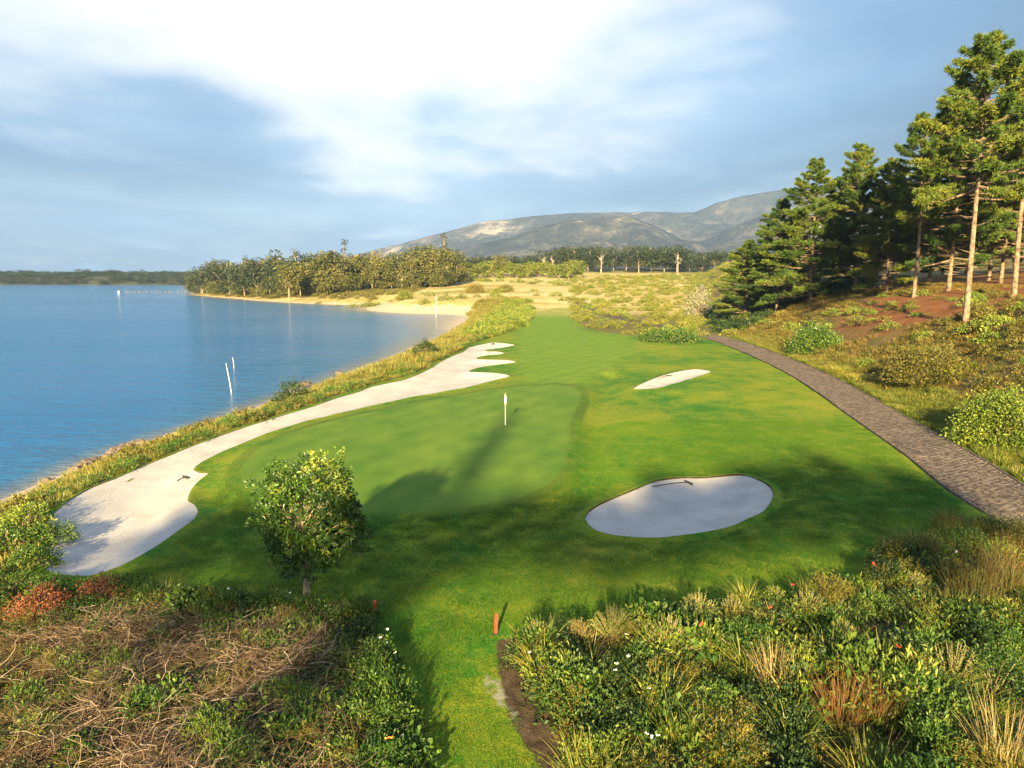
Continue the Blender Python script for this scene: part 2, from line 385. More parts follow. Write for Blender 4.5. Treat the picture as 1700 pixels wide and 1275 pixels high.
B_NEAR = spline(Gs([(969, 863), (974, 872), (988, 883), (1018, 890.5), (1053, 894), (1094, 894.5), (1138, 892), (1182, 885), (1220, 875), (1259, 858), (1279, 842), (1285, 825), (1279, 810), (1259, 798), (1238, 791), (1212, 791), (1168, 795), (1132, 795), (1094, 799), (1079, 803), (1056, 813), (1023, 826), (994, 838), (976, 850)]), 0.35)
B_FAR = spline(Gs([(1050, 647), (1066, 647.5), (1094, 645), (1138, 633), (1180, 619), (1166, 614), (1144, 614), (1112, 620), (1082, 630), (1060, 640)]), 0.4)
BUNKERS = [B_LEFT, B_NEAR, B_FAR]
SWALE = Gs([(968, 830), (966, 770), (985, 700), (1003, 660), (1012, 622)])
PATH_L = np.array([(17.5, 8), (19.0, 20), (20.3, 31.7), (22.0, 39.3), (25.0, 55), (27.3, 68), (29.3, 85), (30.8, 108), (30.5, 122), (28.0, 140), (24.0, 165), (20.5, 200), (18.5, 240)], float)
PATH_C = spline(PATH_L + np.array([1.85, 0]), 0.5, False)
THICK_L = Gs([(-260, 955), (0, 962), (80, 972), (180, 984), (300, 990), (400, 1000), (500, 1008), (600, 1012), (632, 1060), (655, 1130), (682, 1200), (705, 1290), (730, 1420), (760, 1700), (-700, 1700)])
THICK_R = Gs([(862, 1064), (884, 1150), (930, 1240), (960, 1340), (1000, 1700), (2400, 1700), (2150, 1100), (1800, 930), (1660, 893), (1560, 880), (1520, 912), (1478, 955), (1440, 985), (1300, 1012), (1200, 1022), (1110, 1036), (1000, 1052), (900, 1058)])
SOIL = Gs([(826, 1058), (870, 1058), (890, 1140), (930, 1225), (960, 1330), (900, 1280), (850, 1200), (835, 1150), (825, 1100)])
PALE = Gs([(796, 1112), (826, 1118), (856, 1172), (890, 1220), (925, 1250), (880, 1226), (834, 1182), (804, 1146)])
S_SHORE = np.concatenate([Gs(shore_px[:26], LAKE_Z), Gs([(800, 508), (860, 506), (884, 516), (880, 532), (850, 548), (815, 561), (782, 570), (766, 582), (748, 588), (726, 599), (700, 613), (672, 624), (610, 638), (560, 655), (520, 670), (470, 686), (400, 708), (330, 733), (280, 752), (230, 770), (185, 790), (150, 802), (115, 824), (92, 843), (70, 870), (82, 890), (72, 912), (70, 948), (0, 962), (-200, 960)]), Gs([(-150, 860)], LAKE_Z)])
S_RIGHT = Gs([(948, 505), (952, 530), (975, 545), (1010, 552), (1070, 561), (1110, 566), (1160, 559), (1300, 560), (1300, 485), (1180, 482), (1050, 486), (950, 490)])

def bank_edge(y):
    return np.interp(y, [-300, -60, 8, 20, 31.7, 39.3, 55, 68, 85, 108, 122, 140, 200, 260, 400, 800, 6000],
                     [10, 16, 21.8, 23.3, 24.6, 26.3, 29.3, 31.6, 33.6, 35.1, 36.5, 39, 47, 62, 100, 220, 1600])
def lake_s(x, y): return -sdf(LAKE, x, y)
def H(x, y, s=None):
    x = np.asarray(x, float); y = np.asarray(y, float)
    if s is None: s = lake_s(x, y)
    rise = 0.042 * np.clip(y - 190, 0, 330) + 0.008 * np.clip(y - 520, 0, 1600)
    B = rise * smooth(-0.32, 0.02, x / np.maximum(y, 60.0))
    B = B + 9.0 * smooth(820, 1080, y) * smooth(-0.18, -0.36, x / np.maximum(y, 60.0))
    b = x - bank_edge(y)
    B = B + smooth(0.3, 19, b) * (6.6 - 2.2 * smooth(60, 25, y)) + 0.10 * np.clip(b - 15, 0, 160) * smooth(900, 300, y)
    near = smooth(260, 150, y)
    sg = sdf(GREEN, x, y) if np.any((y > 20) & (y < 75) & (np.abs(x) < 40)) else np.full(x.shape, -99.0)
    B = B + 0.32 * smooth(-2.6, 0.6, sg) * near
    calm = smooth(0.5, -2.0, sg)
    sb = np.full(x.shape, -99.0)
    for P in BUNKERS:
        m = (x > P[:, 0].min() - 4) & (x < P[:, 0].max() + 4) & (y > P[:, 1].min() - 4) & (y < P[:, 1].max() + 4)
        if np.any(m): sb[m] = np.maximum(sb[m], sdf(P, x[m], y[m]))
    calm = calm * smooth(0.6, -1.6, sb)
    B = B - calm * 0.34 * np.exp(-((x - np.interp(y, SWALE[:, 1], SWALE[:, 0])) / 1.1) ** 2) * smooth(SWALE[0, 1] - 3, SWALE[0, 1], y) * smooth(SWALE[-1, 1] + 3, SWALE[-1, 1], y)
    B = B + calm * (0.22 * fbm(x / 13.0, y / 13.0, 3, 2) + 0.05 * fbm(x / 2.1, y / 2.1, 7, 2)) * smooth(1200, 200, y)
    B = B + smooth(150, 600, y) * 2.0 * fbm(x / 60.0, y / 60.0, 12, 3)
    B = B - 0.30 * smooth(0.0, 2.2, sb) - 0.10 * smooth(0.0, 0.35, sb)
    # the ground falls to the water over the last few metres
    w = np.interp(y, [0, 60, 120, 210, 400, 900], [8.5, 8.5, 8, 10, 26, 60])
    r = np.clip(s / w, 0, 1); ramp = 0.55 * r + 0.45 * r * r * (3 - 2 * r)
    z = LAKE_Z + ramp * (B - LAKE_Z)
    B_ = None
    return np.where(s < 0, LAKE_Z - np.clip(-s * 0.10, 0, 3.0), z)
def h1(x, y): return float(H(np.array([x], float), np.array([y], float))[0])
def Hp(P): return np.column_stack([P, H(P[:, 0], P[:, 1])])
def on_ground(px, py, z=0.0):                             # follow the line of sight down to the modelled ground
    d = ray(px, py)
    t = np.concatenate([np.arange(10, 200, 0.15), np.arange(200, 1500, 1.0)])
    X, Y, Z = d[0] * t, d[1] * t, CAMZ + d[2] * t
    k = np.argmax(Z < H(X, Y))
    return float(X[k]), float(Y[k])

# ------------------------------------------------------------------ the ground: one sheet to the horizon
def axis(lo, hi, step, far_lo, far_hi, grow):
    a = list(np.arange(lo, hi + 1e-6, step)); s = step
    while a[-1] < far_hi: s *= grow; a.append(a[-1] + s)
    s = step
    while a[0] > far_lo: s *= grow; a.insert(0, a[0] - s)
    return np.array(a)
gx = axis(-30, 44, 0.33, -4300, 4300, 1.055)
gy = axis(11, 74, 0.33, -260, 6300, 1.035)
GX, GY = np.meshgrid(gx, gy); shp = GX.shape
fx, fy = GX.ravel(), GY.ravel()
s_lake = lake_s(fx, fy)
fz = H(fx, fy, s_lake)
def soft(poly, w, lim=400):
    r = np.zeros(fx.shape); m = (fy > poly[:, 1].min() - 5) & (fy < poly[:, 1].max() + 5) & (fx > poly[:, 0].min() - 5) & (fx < poly[:, 0].max() + 5)
    r[m] = np.clip(0.5 + sdf(poly, fx[m], fy[m]) / (2 * w), 0, 1)
    return r
g_b = fx - bank_edge(fy)
jag = 0.8 * fbm(fx / 1.7, fy / 1.7, 31, 3)
A = {}
A['green'] = soft(GREEN, 1.0)
A['fair'] = soft(FAIR, 6.0)
A['bank'] = smooth(-0.3, 0.6, g_b + 0.3 * jag)
litx = np.exp(-(((fx - 55) / 12) ** 2 + ((fy - 90) / 16) ** 2)) * 1.1
A['litter'] = np.clip(1.25 * litx + 0.5 * smooth(14, 30, g_b) * smooth(60, 75, fy) * smooth(190, 120, fy), 0, 1)
A['scrub'] = np.clip(np.maximum(soft(S_SHORE, 0.5), soft(S_RIGHT, 1.5)), 0, 1)
A['dry'] = smooth(150, 235, fy + 40 * fbm(fx / 40, fy / 40, 5, 3)) * smooth(560, 420, fy)
A['wild'] = smooth(420, 520, fy)
A['beach'] = smooth(1.6, 0.2, s_lake + 0.5 * jag) * smooth(130, 90, fy) + smooth(6.5, 2.0, s_lake + jag) * smooth(90, 170, fy) * smooth(500, 380, fy)
spit = np.array(Gs([(600, 512), (690, 492), (790, 489), (860, 500), (780, 530), (700, 524)], -1.5))
A['beach'] = np.clip(np.maximum(A['beach'], soft(spit, 6.0) * smooth(11, 5, s_lake + 2 * jag)), 0, 1)
A['soil'] = np.clip(np.maximum(np.maximum(soft(THICK_L, 0.3), soft(THICK_R, 0.35)), soft(SOIL, 0.22)), 0, 1)
A['pale'] = soft(PALE, 0.25)
sbm = np.full(fx.shape, -99.0)
for P in BUNKERS:
    m = (fx > P[:, 0].min() - 3) & (fx < P[:, 0].max() + 3) & (fy > P[:, 1].min() - 3) & (fy < P[:, 1].max() + 3)
    sbm[m] = np.maximum(sbm[m], sdf(P, fx[m], fy[m]))
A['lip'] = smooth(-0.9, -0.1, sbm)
gg = Geo()
i, j = np.meshgrid(np.arange(shp[0] - 1), np.arange(shp[1] - 1), indexing='ij')
b0 = i * shp[1] + j
gg.add(np.column_stack([fx, fy, fz]), np.stack([b0, b0 + 1, b0 + shp[1] + 1, b0 + shp[1]], -1).reshape(-1, 4))

m, N = material('ground_turf')
pos = N.new('ShaderNodeNewGeometry').outputs['Position']
def nz(scale, detail=4, rough=0.55, sc=(1, 1, 1), loc=(0, 0, 0)): return N.noise(N.mapping(pos, sc, loc), scale, detail, rough)
big, mid, fin, tiny = nz(0.055, 3), nz(0.45, 5, 0.6), nz(3.2, 5, 0.65), nz(17.0, 3, 0.7)
blend = N.math('ADD', N.math('MULTIPLY', big, 0.45), N.math('ADD', N.math('MULTIPLY', mid, 0.40), N.math('MULTIPLY', fin, 0.35)))
rough_c = N.ramp(blend, [(0.38, (0.010, 0.078, 0.005)), (0.52, (0.036, 0.125, 0.006)), (0.63, (0.130, 0.176, 0.009)), (0.78, (0.21, 0.20, 0.014))])
grain = N.ss(tiny, 0.25, 0.75, 0.55, 1.36)
grainc = N.new('ShaderNodeCombineColor')
for q in range(3): N.put(grainc.inputs[q], grain)
rough_c = N.mix(1.0, rough_c, grainc.outputs[0], 'MULTIPLY')
green_c = N.ramp(N.math('ADD', N.math('MULTIPLY', mid, 0.5), N.math('MULTIPLY', N.noise(N.mapping(pos, (1, 0.25, 1), (0, 0, 0), (0, 0, 0.5)), 0.5, 3), 0.5)), [(0.34, (0.048, 0.118, 0.010)), (0.66, (0.108, 0.168, 0.018))])
wv = N.new('ShaderNodeTexWave'); N.put(wv.inputs['Vector'], N.mapping(pos, (1, 1, 0), (0, 0, 0), (0, 0, 0.5))); wv.inputs['Scale'].default_value = 0.16; wv.inputs['Distortion'].default_value = 0.6
stripe = N.ss(wv.outputs['Fac'], 0.35, 0.65)
fair_c = N.ramp(N.math('ADD', N.math('MULTIPLY', mid, 0.5), N.math('MULTIPLY', fin, 0.5)), [(0.34, (0.065, 0.150, 0.009)), (0.66, (0.145, 0.210, 0.018))])
g_at = N.attr('green')
col = N.mix(N.ss(N.math('ADD', N.attr('fair'), N.math('MULTIPLY', N.math('SUBTRACT', mid, 0.5), 0.2)), 0.40, 0.62), rough_c, fair_c)
collar = N.math('MULTIPLY', N.ss(g_at, 0.05, 0.22), N.ss(g_at, 0.62, 0.46))
col = N.mix(N.math('MULTIPLY', collar, N.ss(big, 0.35, 0.65, 0.15, 0.75)), col, (0.028, 0.072, 0.006))
col = N.mix(N.ss(g_at, 0.47, 0.56), col, green_c)
col = N.mix(N.math('MULTIPLY', N.math('MULTIPLY', stripe, N.math('MAXIMUM', N.ss(g_at, 0.47, 0.56), N.ss(N.attr('fair'), 0.4, 0.6))), 0.16), col, (0.03, 0.085, 0.008))
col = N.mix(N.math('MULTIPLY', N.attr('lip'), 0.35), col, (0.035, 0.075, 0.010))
scrub_c = N.ramp(blend, [(0.35, (0.035, 0.040, 0.012)), (0.6, (0.10, 0.095, 0.022)), (0.8, (0.19, 0.15, 0.05))])
col = N.mix(N.ss(N.attr('scrub'), 0.35, 0.65), col, scrub_c)
dry_c = N.ramp(N.math('ADD', N.math('MULTIPLY', nz(0.03, 5, 0.6, (1, 2.0, 1)), 0.6), N.math('MULTIPLY', mid, 0.4)), [(0.36, (0.15, 0.145, 0.024)), (0.46, (0.30, 0.24, 0.075)), (0.58, (0.46, 0.37, 0.18))])
col = N.mix(N.attr('dry'), col, dry_c)
wild_c = N.ramp(nz(0.02, 6, 0.65), [(0.35, (0.030, 0.042, 0.016)), (0.65, (0.085, 0.080, 0.032))])
col = N.mix(N.attr('wild'), col, wild_c)
bank_c = N.ramp(N.math('ADD', N.math('MULTIPLY', nz(0.22, 5, 0.65), 0.6), N.math('MULTIPLY', fin, 0.4)), [(0.36, (0.045, 0.050, 0.016)), (0.52, (0.105, 0.088, 0.028)), (0.66, (0.20, 0.145, 0.050))])
lit_c = N.ramp(N.math('ADD', N.math('MULTIPLY', mid, 0.6), N.math('MULTIPLY', fin, 0.4)), [(0.36, (0.11, 0.048, 0.020)), (0.66, (0.22, 0.095, 0.038))])
bank_c = N.mix(N.ss(N.math('ADD', N.attr('litter'), N.math('MULTIPLY', N.math('SUBTRACT', mid, 0.5), 0.7)), 0.3, 0.65), bank_c, lit_c)
col = N.mix(N.math('MULTIPLY', N.attr('bank'), N.math('SUBTRACT', 1.0, N.math('MULTIPLY', N.attr('wild'), 0.8))), col, bank_c)
soil_c = N.ramp(fin, [(0.35, (0.030, 0.021, 0.012)), (0.65, (0.085, 0.060, 0.034))])
col = N.mix(N.ss(N.math('ADD', N.attr('soil'), N.math('MULTIPLY', N.math('SUBTRACT', fin, 0.5), 0.5)), 0.40, 0.60), col, soil_c)
col = N.mix(N.math('MULTIPLY', N.ss(N.math('ADD', N.attr('pale'), N.math('MULTIPLY', N.math('SUBTRACT', nz(5.0, 4, 0.7), 0.5), 1.1)), 0.50, 0.85), 0.8), col, (0.25, 0.225, 0.185))
beach_c = N.ramp(fin, [(0.3, (0.30, 0.235, 0.155)), (0.7, (0.46, 0.38, 0.27))])
col = N.mix(N.ss(N.attr('beach'), 0.35, 0.7), col, beach_c)
hb = N.math('ADD', N.math('MULTIPLY', fin, 0.6), N.math('MULTIPLY', tiny, 0.4))
bs = N.new('ShaderNodeBump'); bs.inputs['Distance'].default_value = 0.10
N.put(bs.inputs['Height'], hb); N.put(bs.inputs['Strength'], N.ss(g_at, 0.45, 0.6, 0.75, 0.10))
finish(N, principled(N, col, 0.85, 0.12, bs.outputs[0]))
M['turf'] = m
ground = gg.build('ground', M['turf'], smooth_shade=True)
for k, v in A.items(): ground.data.attributes.new(k, 'FLOAT', 'POINT').data.foreach_set('value', v.astype(np.float32))
tag(ground, 'mown golf turf with putting green, rough, bank and open grassland beyond', kind='structure')

# ------------------------------------------------------------------ bunkers: raked sand in hollows with a cut turf lip
m, N = material('bunker_sand')
pos = N.new('ShaderNodeNewGeometry').outputs['Position']
sn = N.noise(pos, 0.6, 5, 0.6); sf = N.noise(pos, 9.0, 4, 0.65)
rk = N.noise(N.mapping(pos, (7.0, 0.8, 1), (0, 0, 0), (0, 0, 0.6)), 1.0, 3, 0.5, 0.6)
c = N.ramp(N.math('ADD', N.math('MULTIPLY', sn, 0.65), N.math('MULTIPLY', sf, 0.35)), [(0.33, (0.30, 0.285, 0.265)), (0.52, (0.385, 0.37, 0.345)), (0.70, (0.45, 0.43, 0.405))])
fp = N.ss(N.noise(pos, 2.6, 2, 0.5), 0.66, 0.74)
nm = N.bump(N.math('SUBTRACT', N.math('ADD', N.math('MULTIPLY', rk, 0.9), N.math('MULTIPLY', sf, 0.6)), N.math('MULTIPLY', fp, 0.5)), 0.6, 0.05)
finish(N, principled(N, c, 0.95, 0.05, nm)); M['sand'] = m
def offset_ring(P, d):                                    # positive = outwards
    T = norm(np.roll(P, -1, 0) - np.roll(P, 1, 0)); nrm = np.stack([T[:, 1], -T[:, 0]], -1)
    area = 0.5 * np.sum(P[:, 0] * np.roll(P[:, 1], -1) - np.roll(P[:, 0], -1) * P[:, 1])
    return P + nrm * (d if area > 0 else -d)
def bunker(P, step, label, lip):
    lo, hi = P.min(0), P.max(0)
    X, Y = np.meshgrid(np.arange(lo[0], hi[0], step), np.arange(lo[1], hi[1], step))
    Q = np.column_stack([X.ravel(), Y.ravel()]); Q = Q[sdf(P, Q[:, 0], Q[:, 1]) > step * 0.45]
    allp = np.concatenate([P, Q]); n = len(P)
    vo, _, fo, *_ = delaunay_2d_cdt([Vector(p) for p in allp], [(k, (k + 1) % n) for k in range(n)], [list(range(n))], 1, 1e-4)
    vo = np.array([tuple(v) for v in vo])
    g = Geo(); s = sdf(P, vo[:, 0], vo[:, 1])
    g.add(np.column_stack([vo, H(vo[:, 0], vo[:, 1]) + 0.03 + 0.02 * fbm(vo[:, 0] / 0.9, vo[:, 1] / 0.9, 5, 2) * smooth(0.1, 0.6, s)]), None, [f for f in fo if len(f) == 3])
    o = g.build('bunker', M['sand'], smooth_shade=True); tag(o, label, kind='structure')
    # lip: turf rolls up to a cut edge, dark soil below it
    rs = np.random.default_rng(3)
    jit = lip * (0.8 + 0.5 * vnoise(np.arange(len(P)) / 3.0, np.zeros(len(P)), 4))
    r0, r1, r2, r3 = offset_ring(P, 0.55), offset_ring(P, 0.22), offset_ring(P, 0.0 + 0.02), offset_ring(P, -0.05)
    z0, z1, z2 = H(*r0.T), H(*r1.T), H(*r2.T); z3 = H(*r3.T)
    rings = [np.column_stack([r0, z0 - 0.03]), np.column_stack([r1, z1 + 0.5 * jit + 0.01]), np.column_stack([r2, z2 + jit + 0.03]), np.column_stack([r3, z3 + jit * 0.8 + 0.03])]
    n = len(P); k = np.arange(n); t = Geo()
    q = np.concatenate([np.stack([a * n + k, a * n + (k + 1) % n, (a + 1) * n + (k + 1) % n, (a + 1) * n + k], -1) for a in range(3)])
    t.add(np.concatenate(rings), q); t.build('turf_lip', M['turf'], o, True)
    r4 = np.column_stack([offset_ring(P, -0.045), z3 - 0.06]); u = Geo()
    u.add(np.concatenate([rings[3], r4]), np.stack([k, k + n, (k + 1) % n + n, (k + 1) % n], -1)); u.build('soil_edge', M['sand_soil'], o)
    return o
bunker(B_LEFT, 0.7, 'long pale sand bunker with fingers between the green and the lake', 0.05)
bunker(B_NEAR, 0.4, 'oval pale sand bunker in the turf in front of the path, a rake in it', 0.10)
bunker(B_FAR, 0.5, 'narrow slanting sand bunker on the lawn beyond the green', 0.08)

# ------------------------------------------------------------------ lake
lx = axis(-200, 10, 2.5, -4200, 200, 1.06); ly = axis(0, 320, 2.5, -250, 1400, 1.06)
LX, LY = np.meshgrid(lx, ly); s2 = LX.shape
lg = Geo(); i, j = np.meshgrid(np.arange(s2[0] - 1), np.arange(s2[1] - 1), indexing='ij'); b0 = i * s2[1] + j
lsd = -sdf(LAKE, LX.ravel(), LY.ravel())
q = np.stack([b0, b0 + 1, b0 + s2[1] + 1, b0 + s2[1]], -1).reshape(-1, 4)
q = q[(lsd[q] < 14).any(1)]
lg.add(np.column_stack([LX.ravel(), LY.ravel(), np.full(LX.size, LAKE_Z)]), q)
m, N = material('lake_water')
pos = N.new('ShaderNodeNewGeometry').outputs['Position']
sh = N.attr('shallow')
wv1 = N.noise(N.mapping(pos, (0.55, 1.0, 1), (0, 0, 0), (0, 0, 0.25)), 1.5, 4, 0.6, 0.5)
wv2 = N.noise(N.mapping(pos, (0.4, 1.0, 1), (3, 1, 0), (0, 0, -0.15)), 0.33, 4, 0.6, 0.3)
calm = N.noise(N.mapping(pos, (0.6, 1.0, 1)), 0.02, 4, 0.55)
nm = N.bump(N.math('ADD', N.math('MULTIPLY', wv1, 0.55), wv2), N.ss(calm, 0.35, 0.65, 0.5, 1.0), 0.9)
sd = N.math('ADD', sh, N.math('MULTIPLY', N.math('SUBTRACT', calm, 0.5), 0.35))
c = N.ramp(sd, [(0.05, (0.004, 0.090, 0.245)), (0.70, (0.013, 0.092, 0.210)), (0.90, (0.09, 0.115, 0.13)), (1.0, (0.28, 0.24, 0.18))])
finish(N, principled(N, c, N.ss(sd, 0.0, 0.6, 0.10, 0.14), 0.22, nm, IOR=1.33)); M['water'] = m
lake = lg.build('lake', M['water'], smooth_shade=True)
shal = np.interp(LY.ravel(), [0, 60, 120, 200, 300, 500, 900], [7, 9, 24, 55, 40, 15, 9])
lake.data.attributes.new('shallow', 'FLOAT', 'POINT').data.foreach_set('value', np.clip(1 + lsd / shal, 0, 1).astype(np.float32))
tag(lake, 'wide blue lake with small ripples', kind='structure')

# ------------------------------------------------------------------ brick-paved cart path
T = norm(np.gradient(PATH_C, axis=0)); Nr = np.stack([T[:, 1], -T[:, 0]], -1)
SL = np.concatenate([[0], np.cumsum(np.linalg.norm(np.diff(PATH_C, axis=0), axis=1))])
HW = 1.8
def path_pt(s, t):
    c = np.stack([np.interp(s, SL, PATH_C[:, 0]), np.interp(s, SL, PATH_C[:, 1])], -1)
    n = np.stack([np.interp(s, SL, Nr[:, 0]), np.interp(s, SL, Nr[:, 1])], -1)
    return c + n * np.asarray(t)[..., None]
m, N = material('path_paving')
pos = N.new('ShaderNodeNewGeometry').outputs['Position']
c = N.ramp(N.math('ADD', N.math('MULTIPLY', N.noise(pos, 0.5, 5), 0.5), N.math('MULTIPLY', N.noise(pos, 7, 4, 0.7), 0.5)), [(0.35, (0.040, 0.032, 0.027)), (0.65, (0.085, 0.068, 0.058))])
finish(N, principled(N, c, 0.9, 0.15, N.bump(N.noise(pos, 7.5, 3), 0.5, 0.03))); M['paving'] = m
m, N = material('paver_brick')
pos = N.new('ShaderNodeNewGeometry').outputs['Position']
rv = N.new('ShaderNodeObjectInfo').outputs['Random']
rv = N.math('ADD', N.math('MULTIPLY', rv, 0.55), N.math('MULTIPLY', N.noise(pos, 0.55, 4, 0.6), 0.55))
c = N.ramp(rv, [(0.25, (0.034, 0.027, 0.023)), (0.5, (0.072, 0.058, 0.048)), (0.8, (0.135, 0.11, 0.09))])
finish(N, principled(N, c, 0.85, 0.2, N.bump(N.noise(pos, 40, 3), 0.3, 0.01))); M['paver'] = m
pg = Geo(); ts = np.linspace(-HW - 0.12, HW + 0.12, 9); ss_ = SL
SS, TT = np.meshgrid(ss_, ts, indexing='ij'); PP = path_pt(SS.ravel(), TT.ravel())
pz = H(PP[:, 0], PP[:, 1]).reshape(SS.shape)
pzc = np.maximum(pz.max(1), np.convolve(np.pad(pz.max(1), 4, mode='edge'), np.ones(9) / 9, 'valid')) + 0.025
def path_z(s): return np.interp(s, SL, pzc)
i, j = np.meshgrid(np.arange(len(ss_) - 1), np.arange(8), indexing='ij'); b0 = i * 9 + j
zb = np.where(SS.ravel() > SL[np.searchsorted(PATH_C[:, 1], 128)], 0.045, 0.0)
pg.add(np.column_stack([PP, np.repeat(pzc, 9) + zb]), np.stack([b0, b0 + 1, b0 + 10, b0 + 9], -1).reshape(-1, 4))
path = pg.build('cart_path', M['paving'], smooth_shade=True); tag(path, 'curving brick-paved cart path along the foot of the bank', kind='structure')
kg = Geo()                                                # low edging kerbs, both sides
for sgn in (-1, 1):
    prof = [(HW + 0.02, -0.25), (HW + 0.02, 0.075), (HW + 0.035, 0.085), (HW + 0.125, 0.085), (HW + 0.14, 0.07), (HW + 0.14, -0.25)]
    rr = np.concatenate([np.column_stack([path_pt(SL, np.full(len(SL), sgn * a)), pzc + z]) for a, z in prof]); n = len(SL); k = np.arange(n - 1)
    kg.add(rr, np.concatenate([np.stack([a * n + k, a * n + k + 1, (a + 1) * n + k + 1, (a + 1) * n + k], -1) for a in range(5)]))
kg.build('edging', plain('edging_concrete', (0.105, 0.085, 0.072), 0.9, 0.1, 0.4, 2.0), path)
BW, BL, BH = 0.115, 0.23, 0.06
s0, s1 = SL[np.searchsorted(PATH_C[:, 1], 24.5)], SL[np.searchsorted(PATH_C[:, 1], 128)]
bricks = []
nrow = int((s1 - s0) / BW)
for r in range(nrow):
    for k in range(-(r // 4) - 2, 60 - r // 4):
        c0 = r + 4 * k
        for (cx, cy, w, hh) in ((c0, r, 2, 1), (c0 + 3, r, 1, 2)):
            t = (cx + w / 2) * BW - 10.0; s = s0 + (cy + hh / 2) * BW
            if abs(t) < HW - 0.06: bricks.append((s, t, w, hh))
bricks = np.array(bricks)
rs = np.random.default_rng(8)
bp = path_pt(bricks[:, 0], bricks[:, 1]); bz = path_z(bricks[:, 0]) + 0.0 + rs.uniform(-0.004, 0.006, len(bp))
tx = np.stack([np.interp(bricks[:, 0], SL, T[:, 0]), np.interp(bricks[:, 0], SL, T[:, 1])], -1)
ang = np.arctan2(tx[:, 1], tx[:, 0]) + rs.normal(0, 0.012, len(bp))
def brick_verts(lx_, ly_):                                # chamfered block, top at z = BH
    a, b = lx_ / 2, ly_ / 2; e = 0.012
    base = [(-a, -b), (a, -b), (a, b), (-a, b)]; top = [(-a + e, -b + e), (a - e, -b + e), (a - e, b - e), (-a + e, b - e)]
    V = [(x, y, 0.0) for x, y in base] + [(x, y, BH - e) for x, y in base] + [(x, y, BH) for x, y in top]
    Q = [(8, 9, 10, 11)] + [(k, (k + 1) % 4, 4 + (k + 1) % 4, 4 + k) for k in range(4)] + [(4 + k, 4 + (k + 1) % 4, 8 + (k + 1) % 4, 8 + k) for k in range(4)]
    return np.array(V), np.array(Q)
bvs = {2: brick_verts(BW - 0.008, BL - 0.008), 1: brick_verts(BL - 0.008, BW - 0.008)}
def in_view(x, y, z):
    f = y * math.cos(PITCH) + (z - CAMZ) * -math.sin(PITCH); u = x / f * FPX + 850
    v = -((z - CAMZ) * math.cos(PITCH) + y * math.sin(PITCH)) / f * FPX + 637.5
    return (u > 5) & (u < 1695) & (v > 5) & (v < 1270)
vis = in_view(bp[:, 0], bp[:, 1], bz)
order = np.argsort(np.where(vis, np.hypot(bp[:, 0], bp[:, 1]), 1e6))
near_set = set(order[:300].tolist())
bm_h, bm_v = Geo(), Geo(); bm_h.add(*bvs[2]); bm_v.add(*bvs[1])
me_h, me_v = bm_h.mesh('paver', M['paver']), bm_v.mesh('paver', M['paver'])
far_set = [k for k in range(len(bp)) if k not in near_set]
for k in near_set:
    o = link_mesh('paver', me_h if bricks[k, 2] == 2 else me_v, path)
    o.location = (bp[k, 0], bp[k, 1], bz[k]); o.rotation_euler = (0, 0, ang[k])
instanced('paving_bricks', None, [bpy.data.objects.new('paver_piece', me_h), bpy.data.objects.new('paver_piece', me_v)], np.column_stack([bp, bz])[far_set], 1.0, 1.0, ang[far_set], (bricks[far_set, 2] == 1).astype(int), path)

# ------------------------------------------------------------------ mountains
def mountain(name, Y, sky_px, depth, front, seed, label, mat, amp):
    xs = np.linspace(at(sky_px[0][0], 400, Y)[0], at(sky_px[-1][0], 400, Y)[0], 260)
    ridge = np.interp(xs, [at(p[0], 400, Y)[0] for p in sky_px], [at(p[0], p[1], Y)[2] for p in sky_px])
    ys = np.concatenate([np.linspace(Y - front, Y, 90), np.linspace(Y, Y + depth, 25)[1:]])
    X, Yv = np.meshgrid(xs, ys)
    t = np.where(Yv <= Y, (Yv - (Y - front)) / front, 1 - (Yv - Y) / depth); t = np.clip(t, 0, 1)
    warp = X + 260 * fbm(X / 900, Yv / 900, seed, 3)
    spur = 0.7 * np.abs(fbm(warp / 620.0, Yv / 1500.0, seed + 5, 4)) + 0.3 * np.abs(fbm(warp / 210.0, Yv / 420.0, seed + 6, 4))
    ruf = fbm(X / 180.0, Yv / 180.0, seed + 9, 5)
    pr = t ** 1.25 * (1 - 0.0 * t)
    Z = np.interp(X, xs, ridge) * pr
    Z = Z * (1 - amp * spur * 2.2 * (1 - t ** 5)) + ruf * 62 * (t * (1 - t ** 8)) * 1.4 + ruf * 12 * t - 60 * np.abs(fbm(X / 330.0, Yv / 330.0, seed + 12, 5)) * t * (1 - t ** 6)
    Z = np.where(t <= 0.001, -3, Z) + 0
    g = Geo(); n0, n1 = X.shape; i, j = np.meshgrid(np.arange(n0 - 1), np.arange(n1 - 1), indexing='ij'); b0 = i * n1 + j
    g.add(np.column_stack([X.ravel(), Yv.ravel(), Z.ravel()]), np.stack([b0, b0 + 1, b0 + n1 + 1, b0 + n1], -1).reshape(-1, 4))
    o = g.build(name, mat, smooth_shade=True); tag(o, label, kind='structure')
    return o
m, N = material('mountain_scrub_rock_sun_patches')
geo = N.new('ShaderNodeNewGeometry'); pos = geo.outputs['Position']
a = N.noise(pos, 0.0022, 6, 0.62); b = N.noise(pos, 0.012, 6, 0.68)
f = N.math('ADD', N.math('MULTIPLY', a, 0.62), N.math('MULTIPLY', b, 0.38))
c = N.ramp(f, [(0.38, (0.016, 0.022, 0.022)), (0.50, (0.040, 0.044, 0.038)), (0.57, (0.095, 0.090, 0.072)), (0.65, (0.30, 0.265, 0.21))])  # pale stops: rock and painted-in sunlit patches; dark stops: scrub and cloud shade
finish(N, principled(N, c, 0.95, 0.05, N.bump(b, 1.0, 70.0))); M['mount'] = m
